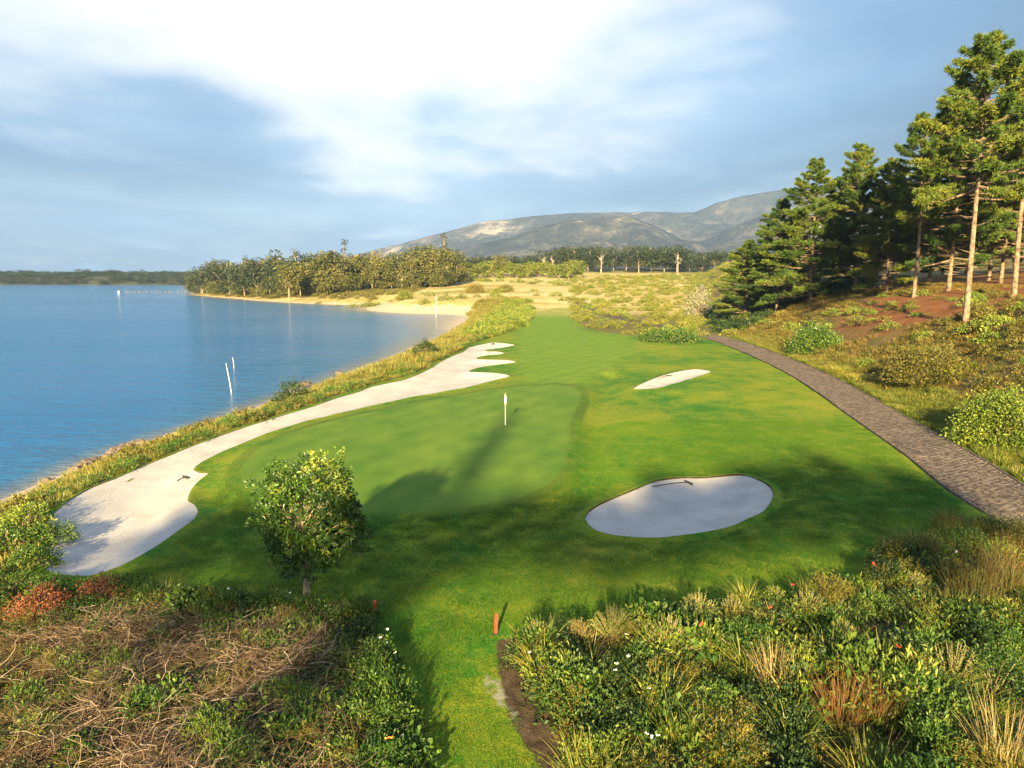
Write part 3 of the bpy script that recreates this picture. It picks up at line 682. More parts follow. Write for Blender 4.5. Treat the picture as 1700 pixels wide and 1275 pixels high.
mountain('mountain', 4600, [(430, 452), (560, 430), (630, 412), (700, 396), (760, 380), (800, 369), (860, 362), (905, 357), (960, 354), (1035, 352), (1090, 353), (1150, 352), (1185, 338), (1230, 325), (1290, 315), (1360, 308), (1450, 330), (1560, 350), (1700, 380)], 1200, 1900, 4, 'long blue-grey mountain ridge behind the wood, rising behind the pines', M['mount'], 0.42)
mountain('mountain_spur', 3300, [(600, 458), (700, 430), (780, 408), (850, 393), (900, 374), (940, 366), (1000, 363), (1040, 357), (1080, 372), (1130, 398), (1160, 402), (1210, 378), (1280, 352), (1400, 345), (1600, 380)], 500, 1300, 21, 'lower rocky mountain spur with pale rock and painted sunlit patches before the ridge', M['mount'], 0.38)

# where the trees stand that shade the lawn from behind the viewpoint: (x, y, scale, turn)
SHADE_TREES = [(-18.2, -18.5, 0.84, 1.1), (-13.4, -21.0, 0.85, 2.3), (-7.2, -19, 0.87, 3.9), (-2.8, -21, 0.90, 5.0), (1.5, -23.0, 0.98, 0.8), (3.2, -20, 0.92, 1.8), (7.0, -22.5, 0.99, 2.9), (6.4, -19.5, 0.96, 3.3), (9.0, -23.0, 1.04, 0.4)]
SPIRES = [(-9.9, -20.5, 0.89, 0.75)]
# ------------------------------------------------------------------ plant builders (each returns Geo pieces in local metres)
def leafy(seed, R, Hh, n, k, L, Wd, zmin=-0.05, spread=0.12, up=0.35, vlo=0.15, vhi=0.85):
    rng = np.random.default_rng(seed); g = Geo()
    d = sphere_dirs(rng, n, zmin)
    az_, el_ = np.arctan2(d[:, 1], d[:, 0]), np.arcsin(d[:, 2])
    lump = 1 + 0.34 * fbm(az_ * 1.6 + 9, el_ * 2.4 + 3, seed, 3)
    rf = rng.uniform(0.45, 1.0, n) ** 0.55 * lump
    c = d * rf[:, None] * np.array([R, R, Hh]); c[:, 2] = np.maximum(c[:, 2], 0.02)
    base = np.repeat(c, k, 0) + rng.normal(0, spread * R, (n * k, 3)) * np.array([1, 1, 0.8]); base[:, 2] = np.maximum(base[:, 2], 0.01)
    dd = np.repeat(d, k, 0) * 0.6 + np.array([0, 0, up]) + rng.normal(0, 0.55, (n * k, 3))
    v = np.repeat(rng.uniform(vlo, vhi, n), k) + rng.normal(0, 0.10, n * k)
    leaves(g, rng, base, dd, L * rng.uniform(0.7, 1.25, n * k), Wd * rng.uniform(0.7, 1.2, n * k), np.clip(v, 0, 1))
    st = Geo(); m_ = min(n, 26); tip = c[:m_]; t = np.linspace(0, 1, 4)[None, :, None]
    root = np.concatenate([rng.normal(0, 0.06 * R, (m_, 2)), np.zeros((m_, 1))], 1)
    P = root[:, None] * (1 - t) + tip[:, None] * t; P[..., 2] += 0.10 * Hh * np.sin(t[..., 0] * np.pi)
    tubes(st, P, np.broadcast_to(np.array([0.016, 0.012, 0.009, 0.004]) * max(0.6, R), (m_, 4)), 3, rng.uniform(0.1, 0.6, m_))
    return g, st
def shooty(seed, R, Hh, n, k, L, Wd, vlo=0.3, vhi=0.95):  # many upright leafy shoots
    rng = np.random.default_rng(seed); g, st = Geo(), Geo()
    a = rng.uniform(0, 2 * np.pi, n); r = np.sqrt(rng.uniform(0, 1, n))
    tip = np.stack([r * np.cos(a) * R, r * np.sin(a) * R, Hh * (1 - 0.45 * r ** 2) * rng.uniform(0.75, 1.1, n)], -1)
    root = tip * np.array([0.25, 0.25, 0]); t = np.linspace(0, 1, 5)[None, :, None]
    P = root[:, None] * (1 - t) + tip[:, None] * t; P[..., :2] -= (tip[:, None, :2] * 0.18 * np.sin(t * np.pi))
    tubes(st, P, np.broadcast_to(np.array([0.010, 0.009, 0.008, 0.006, 0.003]), (n, 5)), 3, 0.3)
    u = rng.uniform(0.42, 1.0, (n, k)); f = u * 4; i0 = np.minimum(f.astype(int), 3); w_ = (f - i0)[..., None]
    ii = np.arange(n)[:, None]
    base = (P[ii, i0] * (1 - w_) + P[ii, i0 + 1] * w_).reshape(-1, 3)
    ax = np.repeat(norm(P[:, -1] - P[:, -3]), k, 0)
    dd = ax * 0.75 + rng.normal(0, 0.55, (n * k, 3))
    v = np.clip(np.repeat(rng.uniform(vlo, vhi, n), k) + 0.15 * (u.ravel() - 0.7) + rng.normal(0, 0.08, n * k), 0, 1)
    leaves(g, rng, base, dd, L * rng.uniform(0.7, 1.2, n * k), Wd, v, 0.0)
    return g, st
def clump(seed, R, Hh, n, w, lean=(0.2, 0.9), vlo=0.2, vhi=0.95, segs=5, tipvar=0.1, var=None):
    rng = np.random.default_rng(seed); g = Geo()
    a = rng.uniform(0, 2 * np.pi, n); r = R * 0.45 * np.sqrt(rng.uniform(0, 1, n))
    base = np.stack([r * np.cos(a), r * np.sin(a), np.zeros(n)], -1)
    blades(g, rng, base, Hh * rng.uniform(0.55, 1.12, n), w * rng.uniform(0.7, 1.2, n), rng.uniform(*lean, n), rng.uniform(vlo, vhi, n) if var is None else var, segs, a + rng.normal(0, 0.5, n), tipvar)
    return g
def tangle(seed, R, Hh, n, rad=0.010, seg=7, step=0.16, flat=0.35):
    rng = np.random.default_rng(seed); g = Geo()
    a = rng.uniform(0, 2 * np.pi, n); r = R * np.sqrt(rng.uniform(0, 1, n))
    p = np.stack([r * np.cos(a), r * np.sin(a), Hh * rng.uniform(0.05, 0.9, n) * (1 - 0.4 * (r / R) ** 2)], -1)
    d = norm(rng.normal(size=(n, 3)) * np.array([1, 1, flat])); P = [p]
    for k in range(seg - 1):
        d = norm(d + rng.normal(0, 0.33, (n, 3)) * np.array([1, 1, flat * 1.4])); p = p + d * step * rng.uniform(0.6, 1.2, (n, 1)); p[:, 2] = np.clip(p[:, 2], 0.02, Hh * 1.15); P.append(p)
    P = np.stack(P, 1)
    R_ = rad * rng.uniform(0.35, 1.2, (n, 1)) ** 1.3 * np.linspace(1, 0.35, seg)[None]
    tubes(g, P, R_, 3, np.clip(rng.beta(1.6, 2.4, n), 0, 1))
    return g
def flower_geo(rng, n=6, r=0.035):
    g = Geo(); a = np.arange(n) / n * 2 * np.pi + rng.uniform(0, 1)
    d = np.stack([np.cos(a), np.sin(a), np.full(n, 0.35)], -1)
    leaves(g, rng, d * 0.004, d, r, r * 0.75, 0.5, 0.0)
    return g

def pine(seed, h, crown0, rad, nb, bare=0.0, up=0.35, dens=3.4, needle=(0.50, 0.08), per=11, lean=0.03, flat=False):
    rng = np.random.default_rng(seed); tr, br, nd = Geo(), Geo(), Geo()
    t = np.linspace(0, 1, 16); la = rng.uniform(0, 6.28)
    bend = lean * h * (t ** 1.5) + 0.006 * h * np.sin(t * 7 + seed)
    P = np.stack([bend * math.cos(la), bend * math.sin(la), t * h], -1); P[0, 2] = -0.5
    tubes(tr, P, 0.0105 * h * (1 - 0.84 * t ** 1.1) + 0.05 * np.exp(-t * 30), 9, 0.5)
    def tp(z): return np.array([np.interp(z, t, P[:, 0]), np.interp(z, t, P[:, 1]), z * h])
    C, D, V = [], [], []
    for i in range(0 if flat else 22):                    # short dead snags on the bare part of the stem
        z = rng.uniform(max(0.08, crown0 * 0.45), crown0 + 0.05); o = tp(z); a = rng.uniform(0, 6.28); L = rng.uniform(0.4, 2.2)
        e = o + np.array([math.cos(a) * L, math.sin(a) * L, rng.uniform(-0.25, 0.35) * L])
        tubes(br, np.stack([o, (o + e) / 2 + (0, 0, -0.06 * L), e]), np.array([0.045, 0.03, 0.012]), 4, 0.3)
    for i in range(nb):
        u = ((i + rng.uniform(0, 1)) / nb)
        z = crown0 + (0.985 - crown0) * u ** (0.85 if not flat else 0.6)
        L = rad(u) * rng.uniform(0.62, 1.12)
        if rng.random() < 0.06: L *= 0.4
        a = i * 2.399 + rng.normal(0, 0.35)
        el = (-0.10 + up * 1.5 * u + rng.normal(0, 0.10)) if not flat else rng.uniform(0.02, 0.32)
        s = np.linspace(0, 1, 7)
        out = L * s; zz = L * (math.tan(el) * s + up * 0.55 * s ** 2.4)
        wob = rng.normal(0, 0.05) * L * np.sin(s * 3)
        o = tp(z)
        B = np.stack([o[0] + out * math.cos(a) - wob * math.sin(a), o[1] + out * math.sin(a) + wob * math.cos(a), o[2] + zz], -1)
        tubes(br, B, np.linspace(0.020 * L + 0.012, 0.012, 7), 4, 0.4)
        m_ = max(5, int(L * dens * 2.2)); ss = rng.uniform(0.28 if L > 2 else 0.1, 1.0, m_) ** 0.8
        q = np.stack([np.interp(ss, s, B[:, k]) for k in range(3)], -1)
        sgn = rng.choice([-1, 1], m_); ln = (1.12 - ss) * L * 0.42 * rng.uniform(0.3, 1.0, m_)
        fw = np.array([math.cos(a), math.sin(a), 0.15]); sd_ = np.array([-math.sin(a), math.cos(a), 0.0])
        dr = norm(fw[None] * rng.uniform(0.4, 1.0, (m_, 1)) + sd_[None] * (sgn * rng.uniform(0.3, 1.0, m_))[:, None] + np.array([0, 0, 1.0])[None] * rng.uniform(0.05, 0.75, (m_, 1)))
        e = q + dr * ln[:, None]
        tubes(br, np.stack([q, (q + e) / 2, e], 1), np.tile([0.02, 0.015, 0.01], (m_, 1)), 3, 0.4)
        base_v = rng.uniform(0.30, 0.75)
        for w in (1.0, 0.55):
            C.append(q + (e - q) * w); D.append(norm(dr + np.array([0, 0, 0.6]))); V.append(np.clip(base_v + rng.normal(0, 0.14, m_), 0, 1))
    C, D, V = np.concatenate(C), np.concatenate(D), np.concatenate(V)
    n = len(C)
    base = np.repeat(C, per, 0) + rng.normal(0, 0.05, (n * per, 3))
    dd = np.repeat(D, per, 0) * 0.85 + rng.normal(0, 0.6, (n * per, 3))
    leaves(nd, rng, base, dd, needle[0] * rng.uniform(0.7, 1.25, n * per), needle[1], np.clip(np.repeat(V, per) + rng.normal(0, 0.07, n * per), 0, 1), 0.05)
    return tr, br, nd
def gum(seed, h, spread, nclump, per, leaf, trunk_h=0.35, dead=False, top_only=False):
    rng = np.random.default_rng(seed); tr, lf = Geo(), Geo()
    t = np.linspace(0, 1, 8); a0 = rng.uniform(0, 6.28)
    bx, by = 0.05 * h * t ** 1.6 * math.cos(a0), 0.05 * h * t ** 1.6 * math.sin(a0)
    P = np.stack([bx, by, t * h * 0.86], -1); P[0, 2] = -0.6
    tubes(tr, P, 0.012 * h * (1 - 0.75 * t) + 0.05, 6)
    cs = []
    for i in range(nclump):
        u = rng.uniform(0, 1) if not top_only else rng.uniform(0.75, 1)
        z0 = trunk_h + (0.80 - trunk_h) * u * 0.8; a = i * 2.4 + rng.normal(0, 0.4)
        r = spread * rng.uniform(0.25, 1.0) * (1 - 0.55 * max(0, u - 0.45)); top = min(h * 0.98, h * (trunk_h + 0.02 + (1 - trunk_h) * rng.uniform(0.15, 0.98) * (0.6 + 0.4 * u)))
        o = np.array([np.interp(z0 / 0.86, t, bx), np.interp(z0 / 0.86, t, by), z0 * h])
        e = np.array([o[0] + r * math.cos(a), o[1] + r * math.sin(a), max(top, z0 * h + 0.3)])
        mdl = (o + e) / 2 + np.array([math.cos(a), math.sin(a), -0.3]) * r * 0.12
        tubes(tr, np.stack([o, mdl, e]), np.array([0.006, 0.004, 0.0015]) * h, 4)
        if dead:
            for q in range(3):
                e2 = e + rng.normal(0, 0.10, 3) * h + np.array([0, 0, 0.04 * h]); tubes(tr, np.stack([mdl, (mdl + e2) / 2 + rng.normal(0, 0.01 * h, 3), e2]), np.array([0.005, 0.003, 0.0012]) * h, 3)
        cs.append(e)
    if not dead:
        cs = np.array(cs); n = len(cs)
        rad = spread * rng.uniform(0.30, 0.58, n)
        d = sphere_dirs(rng, n * per); rr = rng.uniform(0.3, 1, n * per) ** 0.6
        base = np.repeat(cs, per, 0) + d * (rr * np.repeat(rad, per))[:, None] * np.array([1, 1, 0.8])
        base[:, 2] = np.clip(base[:, 2], 0.08 * h, h)
        v = np.repeat(rng.uniform(0.15, 0.85, n), per) + rng.normal(0, 0.12, n * per)
        leaves(lf, rng, base, d + rng.normal(0, 0.6, d.shape) + np.array([0, 0, -0.25]), leaf * rng.uniform(0.6, 1.3, n * per), leaf * 0.6, np.clip(v, 0, 1), 0.2)
    return tr, lf

# ------------------------------------------------------------------ the pines on the bank
def tree_meshes(kind, geos, mats, names):
    return [(nm, g.mesh(kind + '_' + nm, mt, nm == 'trunk')) for nm, g, mt in zip(names, geos, mats)]
def plant_tree(name, parts, x, y, z, s, rz, label, category, group=None, sxy=None):
    o = empty(name, (x, y, z), rz, 1.0); o.scale = ((sxy or s), (sxy or s), s)
    for nm, me in parts: link_mesh(nm, me, o)
    return tag(o, label, category, group)
PN = ('trunk', 'branches', 'crown'); PMAT = (M['bark'], M['bark'], M['needle'])
def conic(R, low=0.75): return lambda u: R * (low + (1 - low) * min(1, u * 4)) * max(0.10, (1 - u) ** 0.62)
PINE = {
    'tall': tree_meshes('pine_tall', pine(11, 28, 0.44, conic(7.6, 0.8), 100, dens=4.6, up=0.30), PMAT, PN),
    'tall2': tree_meshes('pine_slim', pine(27, 28, 0.40, conic(6.4), 100, dens=4.6), PMAT, PN),
    'full': tree_meshes('pine_full', pine(5, 25, 0.06, conic(8.4, 0.95), 140, dens=4.2, up=0.26), PMAT, PN),
    'full2': tree_meshes('pine_full_b', pine(8, 25, 0.14, conic(7.4, 0.9), 130, dens=4.2, up=0.30), PMAT, PN),
    'umbrella': tree_meshes('umbrella_pine', pine(41, 17, 0.885, lambda u: 4.6 * (1 - 0.45 * u), 56, dens=2.3, flat=True, up=0.12), PMAT, PN),
    'spire': tree_meshes('spire_pine', pine(44, 25, 0.5, lambda u: 1.9 * (1 - u) + 0.3, 70, dens=3.8), PMAT, PN),
}
HGT = {'tall': 28, 'tall2': 28, 'full': 25, 'full2': 25, 'umbrella': 17, 'spire': 25}
def pine_at(kind, bx, ty, Y, rz, label, w=1.0, group='pine trees on the bank'):
    p = at(bx, 500, Y); z = h1(p[0], Y) - 0.1
    top = at(bx, ty, Y)[2]; s = (top - z) / HGT[kind]
    return plant_tree('pine_tree', PINE[kind], p[0], Y, z, s, rz, label, 'pine tree', group, sxy=s * w)
pine_at('tall', 1606, 50, 74, 0.3, 'tallest pine, bare sunlit trunk standing in front of the others on the bank')
pine_at('tall2', 1680, 62, 84, 2.0, 'tall pine with a thin bare trunk just behind the tallest one, at the picture edge')
pine_at('tall2', 1518, 185, 98, 4.0, 'dark pine whose bare trunk stands in shade to the left of the tallest pine')
pine_at('full2', 1575, 140, 104, 1.1, 'dark pine directly behind the crown of the tallest pine')
pine_at('tall', 1745, 90, 96, 5.2, 'pine half cut off by the picture edge behind the tallest ones')
pine_at('full2', 1640, 190, 116, 0.4, 'shaded pine deep in the stand behind the tallest pine trunk')
pine_at('full', 1470, 262, 112, 3.4, 'dark bushy pine between the front cluster and the bare trunks', 0.9)
pine_at('full2', 1420, 238, 119, 0.9, 'pine with a pale leaning trunk, taller one of the sunlit front cluster', 1.05)
pine_at('full', 1345, 262, 124, 2.6, 'full sunlit pine with branches to the ground beside the scrub', 1.1)
pine_at('full2', 1388, 285, 134, 4.4, 'shorter pine tucked behind the two pines of the front cluster')
pine_at('full', 1290, 330, 132, 5.6, 'low bushy pine at the lake-side end of the stand', 1.15)
pine_at('full', 1238, 398, 142, 1.7, 'smallest pine, wide low branches over the scrub at the end of the stand', 1.5)
pine_at('full2', 1540, 220, 128, 2.2, 'pine in the shaded back row, left of the tall pair')
pine_at('full2', 1480, 300, 140, 0.5, 'dark pine filling the gap behind the left bare trunk')
pine_at('full', 1600, 240, 142, 1.9, 'dark pine filling the gap behind the tallest trunk')
pine_at('full2', 1660, 150, 108, 5.9, 'dense pine between the two tallest pines')
pine_at('full', 1560, 300, 150, 3.7, 'far dark pine low in the stand behind the bare trunks')
pine_at('full', 1315, 345, 146, 4.9, 'far pine behind the full sunlit pine')
pine_at('full', 1700, 200, 130, 3.0, 'pine at the back of the stand near the picture edge')
# trees behind the camera whose shade lies across the lawn
for k, (x, y, s, rz) in enumerate(SHADE_TREES):
    plant_tree('pine_tree', PINE['umbrella'], x, y, h1(x, y), s, rz, 'umbrella pine standing behind the viewpoint, its shade on the lawn', 'pine tree', 'pine trees behind the viewpoint')
for x, y, s, w in SPIRES:
    plant_tree('pine_tree', PINE['spire'], x, y, h1(x, y), s, 0.7, 'slim pine behind the viewpoint, its shade across the green', 'pine tree', 'slim pines behind the viewpoint', sxy=s * w)

# ------------------------------------------------------------------ far woods
GN_ = ('trunk', 'crown')
GUM = [tree_meshes('gum_%s' % w, gum(60 + k, 20, 5.8, 26, 62, 1.05, th), (M['bark_pale'], M['gum']), GN_) for k, (w, th) in enumerate((('a', 0.22), ('b', 0.10), ('c', 0.30)))]
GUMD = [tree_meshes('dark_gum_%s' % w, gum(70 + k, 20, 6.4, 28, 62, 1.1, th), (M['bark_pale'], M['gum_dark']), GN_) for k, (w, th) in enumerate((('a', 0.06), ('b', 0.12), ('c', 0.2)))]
THIN = [tree_meshes('thin_gum', gum(80 + k, 20, 2.2, 12, 12, 0.7, 0.66, top_only=True), (M['bark_pale'], M['gum_dark']), GN_) for k in range(2)]
YEL = [tree_meshes('thicket_tree', gum(90 + k, 10, 4.2, 26, 56, 0.8, 0.05), (M['bark_pale'], M['gum_yellow']), GN_) for k in range(2)]
DEAD = [('trunk', gum(96, 12, 3.0, 9, 0, 1, 0.4, dead=True)[0].mesh('dead_tree', M['bark_dead']))]
ORD = ['first', 'second', 'third', 'fourth', 'fifth', 'sixth', 'seventh', 'eighth', 'ninth', 'tenth', 'eleventh', 'twelfth', 'thirteenth', 'fourteenth', 'fifteenth', 'sixteenth', 'seventeenth', 'eighteenth', 'nineteenth', 'twentieth',
       'twenty-first', 'twenty-second', 'twenty-third', 'twenty-fourth', 'twenty-fifth', 'twenty-sixth', 'twenty-seventh', 'twenty-eighth', 'twenty-ninth', 'thirtieth']
rng = np.random.default_rng(77)
def far_tree(parts, px, ty, Y, base_h, name, label, cat, group, w=1.0):
    p = at(px, 470, Y); z = h1(p[0], Y) - 0.2; s = max(0.2, (at(px, ty, Y)[2] - z) / base_h)
    return plant_tree(name, parts, p[0], Y, z, s, rng.uniform(0, 6.28), label, cat, group, sxy=s * w)
wx_ = [318, 335, 355, 380, 405, 425, 447, 465, 498, 515, 532, 548, 566, 583, 600, 618, 634, 650, 667, 683, 699, 714, 729, 743, 757]
wtop = lambda x: np.interp(x, [315, 345, 400, 450, 500, 560, 600, 640, 690, 740, 765], [452, 436, 428, 424, 419, 417, 422, 420, 408, 404, 420])
wY = lambda x: np.interp(x, [315, 340, 420, 480, 550, 620, 700, 765], [470, 440, 375, 350, 342, 345, 338, 342])
for k, x in enumerate(wx_):
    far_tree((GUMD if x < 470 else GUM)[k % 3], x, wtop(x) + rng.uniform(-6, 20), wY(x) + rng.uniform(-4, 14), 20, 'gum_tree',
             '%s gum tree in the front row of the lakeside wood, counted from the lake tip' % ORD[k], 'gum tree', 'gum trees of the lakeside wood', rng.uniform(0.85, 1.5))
far_tree(GUM[2], 479, 432, 322, 20, 'gum_tree', 'lone gum with pale forked trunk standing before the lakeside wood at the shore', 'gum tree', w=1.0, group='gum trees of the lakeside wood')
for x, t, lab in ((356, 430, 'lake-end'), (408, 424, 'half-hidden'), (575, 401, 'tallest and thinnest'), (737, 391, 'flat-topped'), (492, 413, 'crooked')):
    far_tree(THIN[x % 2], x, t - 3, wY(x) + 30, 20, 'gum_tree', '%s thin gum rising above the lakeside wood with a small tuft of crown' % lab, 'gum tree', 'thin gums above the lakeside wood', 0.8)
WOOD = [gum(300 + k, 20, 6.5, 18, 34, 1.3, 0.10) for k in range(8)]
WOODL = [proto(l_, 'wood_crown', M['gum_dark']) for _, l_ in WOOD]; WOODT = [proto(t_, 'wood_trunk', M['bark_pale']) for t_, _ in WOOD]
WOODM = [proto(l_, 'wood_crown_lit', M['gum']) for _, l_ in WOOD]  # same crowns in a warmer, paler leaf colour that stands in for sunlight
def wood(name, label, n, fx_, fY, ftop, hmin, wide, crowns, trunks=None):
    P3, sc, asp = [], [], []
    for k in range(n):
        x = fx_(k); Y = fY(k, x); p = at(x, 470, Y); z = h1(p[0], Y)
        h = max(hmin, at(x, ftop(k, x), Y)[2] - z); P3.append((p[0], Y, z - 0.2)); sc.append(h / 20 * wide); asp.append(1 / wide)
    rot, idx = rng.uniform(0, 6.28, n), rng.integers(0, 8, n)
    o = instanced(name, label, crowns, P3, sc, asp, rot, idx)
    if trunks: tag(instanced('wood_trunks', None, trunks, P3, sc, asp, rot, idx, o), kind='stuff')
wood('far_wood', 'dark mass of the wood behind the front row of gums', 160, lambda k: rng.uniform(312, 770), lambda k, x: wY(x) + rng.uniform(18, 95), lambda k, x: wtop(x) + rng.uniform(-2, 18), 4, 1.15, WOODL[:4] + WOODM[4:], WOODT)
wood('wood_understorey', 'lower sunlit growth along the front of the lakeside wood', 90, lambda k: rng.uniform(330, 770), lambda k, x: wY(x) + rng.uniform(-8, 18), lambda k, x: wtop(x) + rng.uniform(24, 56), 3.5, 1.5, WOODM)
# wood across the field, under the mountains
rx = [772, 792, 812, 832, 852, 872, 893, 913, 934, 955, 976, 997, 1018, 1039, 1060, 1081, 1102, 1123, 1144, 1165, 1186, 1207, 1228]
rtop = lambda x: np.interp(x, [765, 800, 880, 940, 960, 1000, 1060, 1120, 1180, 1230], [420, 424, 420, 404, 402, 405, 404, 408, 412, 416])
for k, x in enumerate(rx):
    far_tree(GUMD[k % 3], x, rtop(x) + rng.uniform(-2, 9), rng.uniform(455, 500), 20, 'bush_tree', '%s dark tree along the field edge under the mountains, counted from the lake side' % ORD[k], 'tree', 'dark trees along the field edge', 1.5)
for k, x in enumerate([775, 797, 818, 838, 858, 876, 894, 911, 928, 944, 955]):
    far_tree(YEL[k % 2], x, 432 + rng.uniform(-3, 5), 392 + rng.uniform(-6, 8), 10, 'thicket_tree', '%s yellow-green bushy tree of the sunlit row at the field edge, from the lake side' % ORD[k], 'tree', 'yellow-green trees at the field edge', 1.25)
far_tree(GUM[0], 832, 420, 398, 20, 'gum_tree', 'single brownish gum rising out of the yellow-green row', 'gum tree', 'gum trees of the field')
for x, t, lab in ((903, 424, 'left one of a pair of bare white dead trees in the dark wood'), (917, 426, 'right one of a pair of bare white dead trees in the dark wood'), (998, 419, 'bare dead tree with spreading white limbs over the dark wood'), (1125, 418, 'white dead snag standing alone against the dark wood')):
    far_tree(DEAD, x, t, 440, 12, 'dead_tree', lab, 'dead tree', 'dead trees in the dark wood', 0.75)
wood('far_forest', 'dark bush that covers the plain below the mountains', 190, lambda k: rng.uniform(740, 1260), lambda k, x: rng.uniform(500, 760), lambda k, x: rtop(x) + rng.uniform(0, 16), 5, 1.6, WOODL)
P3 = []
for k in range(560):
    x = rng.uniform(-60, 330); Y = rng.uniform(850, 1250); p = at(x, 465, Y)
    if lake_s(np.array([p[0]]), np.array([Y]))[0] > 6: P3.append((p[0], Y, h1(p[0], Y) - 0.5))
sc = rng.uniform(0.45, 1.1, len(P3)) * np.where(rng.random(len(P3)) < 0.05, 1.4, 1)
instanced('opposite_shore_woods', 'low bush covering the opposite shore of the lake', WOODL, P3, sc, 0.38, rng.uniform(0, 6.28, len(P3)), rng.integers(0, 8, len(P3)))
# ------------------------------------------------------------------ scatter helpers
def pts_in(poly, n, seed, margin=0.0):
    rng = np.random.default_rng(seed); lo, hi = poly.min(0), poly.max(0); out = []
    tot = 0
    while tot < n:
        q = rng.uniform(lo, hi, (n * 2, 2)); q = q[sdf(poly, q[:, 0], q[:, 1]) > margin]
        out.append(q); tot += len(q)
        if len(q) == 0: break
    return np.concatenate(out)[:n]
def xform(x, y, z, s, a, sz=None):
    Mx = np.eye(4); Mx[:3, :3] = np.array([[math.cos(a), -math.sin(a), 0], [math.sin(a), math.cos(a), 0], [0, 0, 1]]) @ np.diag([s, s, sz or s]); Mx[:3, 3] = (x, y, z)
    return Mx
PROTO = {}
def mass(name, label, P, kinds, mat, seed, smin, smax, parent=None, zoff=-0.03, relief=0.0):
    """one stuff object made of the shapes in KINDS set on the ground at P"""
    rng = np.random.default_rng(seed); pr = []
    for g in kinds:
        if (id(g), mat.name) not in PROTO: PROTO[(id(g), mat.name)] = proto(g, name + '_piece', mat)
        pr.append(PROTO[(id(g), mat.name)])
    n = len(P); hill = 1 + relief * np.clip(1.6 * fbm(P[:, 0] / 2.3, P[:, 1] / 2.3, 77, 2), -1, 1)
    return instanced(name, label, pr, np.column_stack([P, H(P[:, 0], P[:, 1]) + zoff]), hill * rng.uniform(smin, smax, n), rng.uniform(0.85, 1.15, n), rng.uniform(0, 6.28, n), rng.integers(0, len(kinds), n), parent)

# ------------------------------------------------------------------ lake-side strip: grass and scrub down to the water
rng = np.random.default_rng(5)
tuft = [clump(180 + k, 0.55, 0.42, 46, 0.022, (0.15, 1.1), 0.1, 0.95, 4, 0.1) for k in range(4)]
tuft_lo = [clump(190 + k, 0.6, 0.26, 40, 0.020, (0.3, 1.4), 0.05, 0.95, 3, 0.1) for k in range(4)]
P = pts_in(S_SHORE, 11000, 51, 0.15); s_ = lake_s(P[:, 0], P[:, 1])
P = P[(s_ > 0.9) & (rng.random(len(P)) < np.interp(P[:, 1], [20, 60, 120, 220], [1, 1, 0.8, 0.6]))]
nr = P[:, 1] < 75
mass('shore_grass', 'golden grass covering the near strip between bunker and lake', P[nr], tuft, M['gold'], 101, 0.6, 1.3)
mass('far_shore_grass', 'golden grass on the narrow far end of the lake strip', P[~nr], tuft, M['gold'], 102, 1.1, 2.2)
lowA = [leafy(200 + k, 0.62, 0.55, 60, 6, 0.11, 0.055)[0] for k in range(3)]
lowB = [leafy(210 + k, 0.9, 0.55, 70, 6, 0.16, 0.09)[0] for k in range(3)]
P = pts_in(S_SHORE, 620, 52, 0.3); s_ = lake_s(P[:, 0], P[:, 1]); P = P[(s_ > 2.5) & (rng.random(len(P)) < np.interp(s_, [2, 5, 8], [0.25, 0.7, 1.0]))]
mass('shore_scrub', 'low olive scrub between the golden grass and the long bunker', P, lowB, M['olive'], 1, 0.5, 1.15)
edge = spline(Gs([(72, 905), (78, 875), (105, 832), (150, 803), (185, 790), (280, 753), (400, 707), (520, 669), (600, 640), (672, 623), (726, 598), (766, 580), (815, 561), (850, 547)]), 0.55, False)
rr = np.random.default_rng(4); E_ = edge + np.column_stack([-np.abs(rr.normal(0.9, 0.7, len(edge))), rr.normal(0.3, 0.3, len(edge))]); E_ = E_[rr.random(len(E_)) < 0.85]
mass('bunker_edge_scrub', 'dark green scrub hanging along the lake side of the long bunker', E_, lowA, M['shrub'], 2, 0.6, 1.3)
P = pts_in(Gs([(770, 568), (815, 558), (860, 545), (884, 528), (880, 510), (840, 510), (810, 525), (780, 545)]), 260, 53)
mass('far_bunker_scrub', 'dense yellow-green scrub beyond the fingers of the long bunker', P, lowB, M['lime'], 3, 0.9, 1.9)

# short uneven blades over the rough near the viewer
rng = np.random.default_rng(9)
lawn = np.array([(-15, 22), (-3.5, 12), (1.5, 12), (3, 17), (12, 21), (19, 28), (21, 38), (24, 50), (12, 50), (-8, 46), (-13, 36)], float)
def sward(seed, n, r, h):
    q = np.random.default_rng(seed); g = Geo(); a = q.uniform(0, 6.28, n); d = r * np.sqrt(q.uniform(0, 1, n))
    blades(g, q, np.stack([d * np.cos(a), d * np.sin(a), np.full(n, -0.01)], -1), h * q.uniform(0.6, 1.2, n), 0.013, q.uniform(0.2, 1.5, n), q.uniform(0.1, 0.9, n), 2)
    return g
P = pts_in(lawn, 9000, 57); ok = sdf(GREEN, P[:, 0], P[:, 1]) < -0.3
for B_ in BUNKERS: ok &= sdf(B_, P[:, 0], P[:, 1]) < -0.42
ok &= (sdf(THICK_R, P[:, 0], P[:, 1]) < 0) & (sdf(SOIL, P[:, 0], P[:, 1]) < -0.1) & (sdf(PALE, P[:, 0], P[:, 1]) < -0.1) & (P[:, 0] < np.interp(P[:, 1], PATH_L[:, 1], PATH_L[:, 0]) - 0.3)
mass('rough_grass', 'short uneven rough grass of the lawn round the green', P[ok], [sward(170 + k, 240, 0.42, 0.055) for k in range(4)], M['turfblade'], 103, 0.8, 1.25, zoff=0.0)

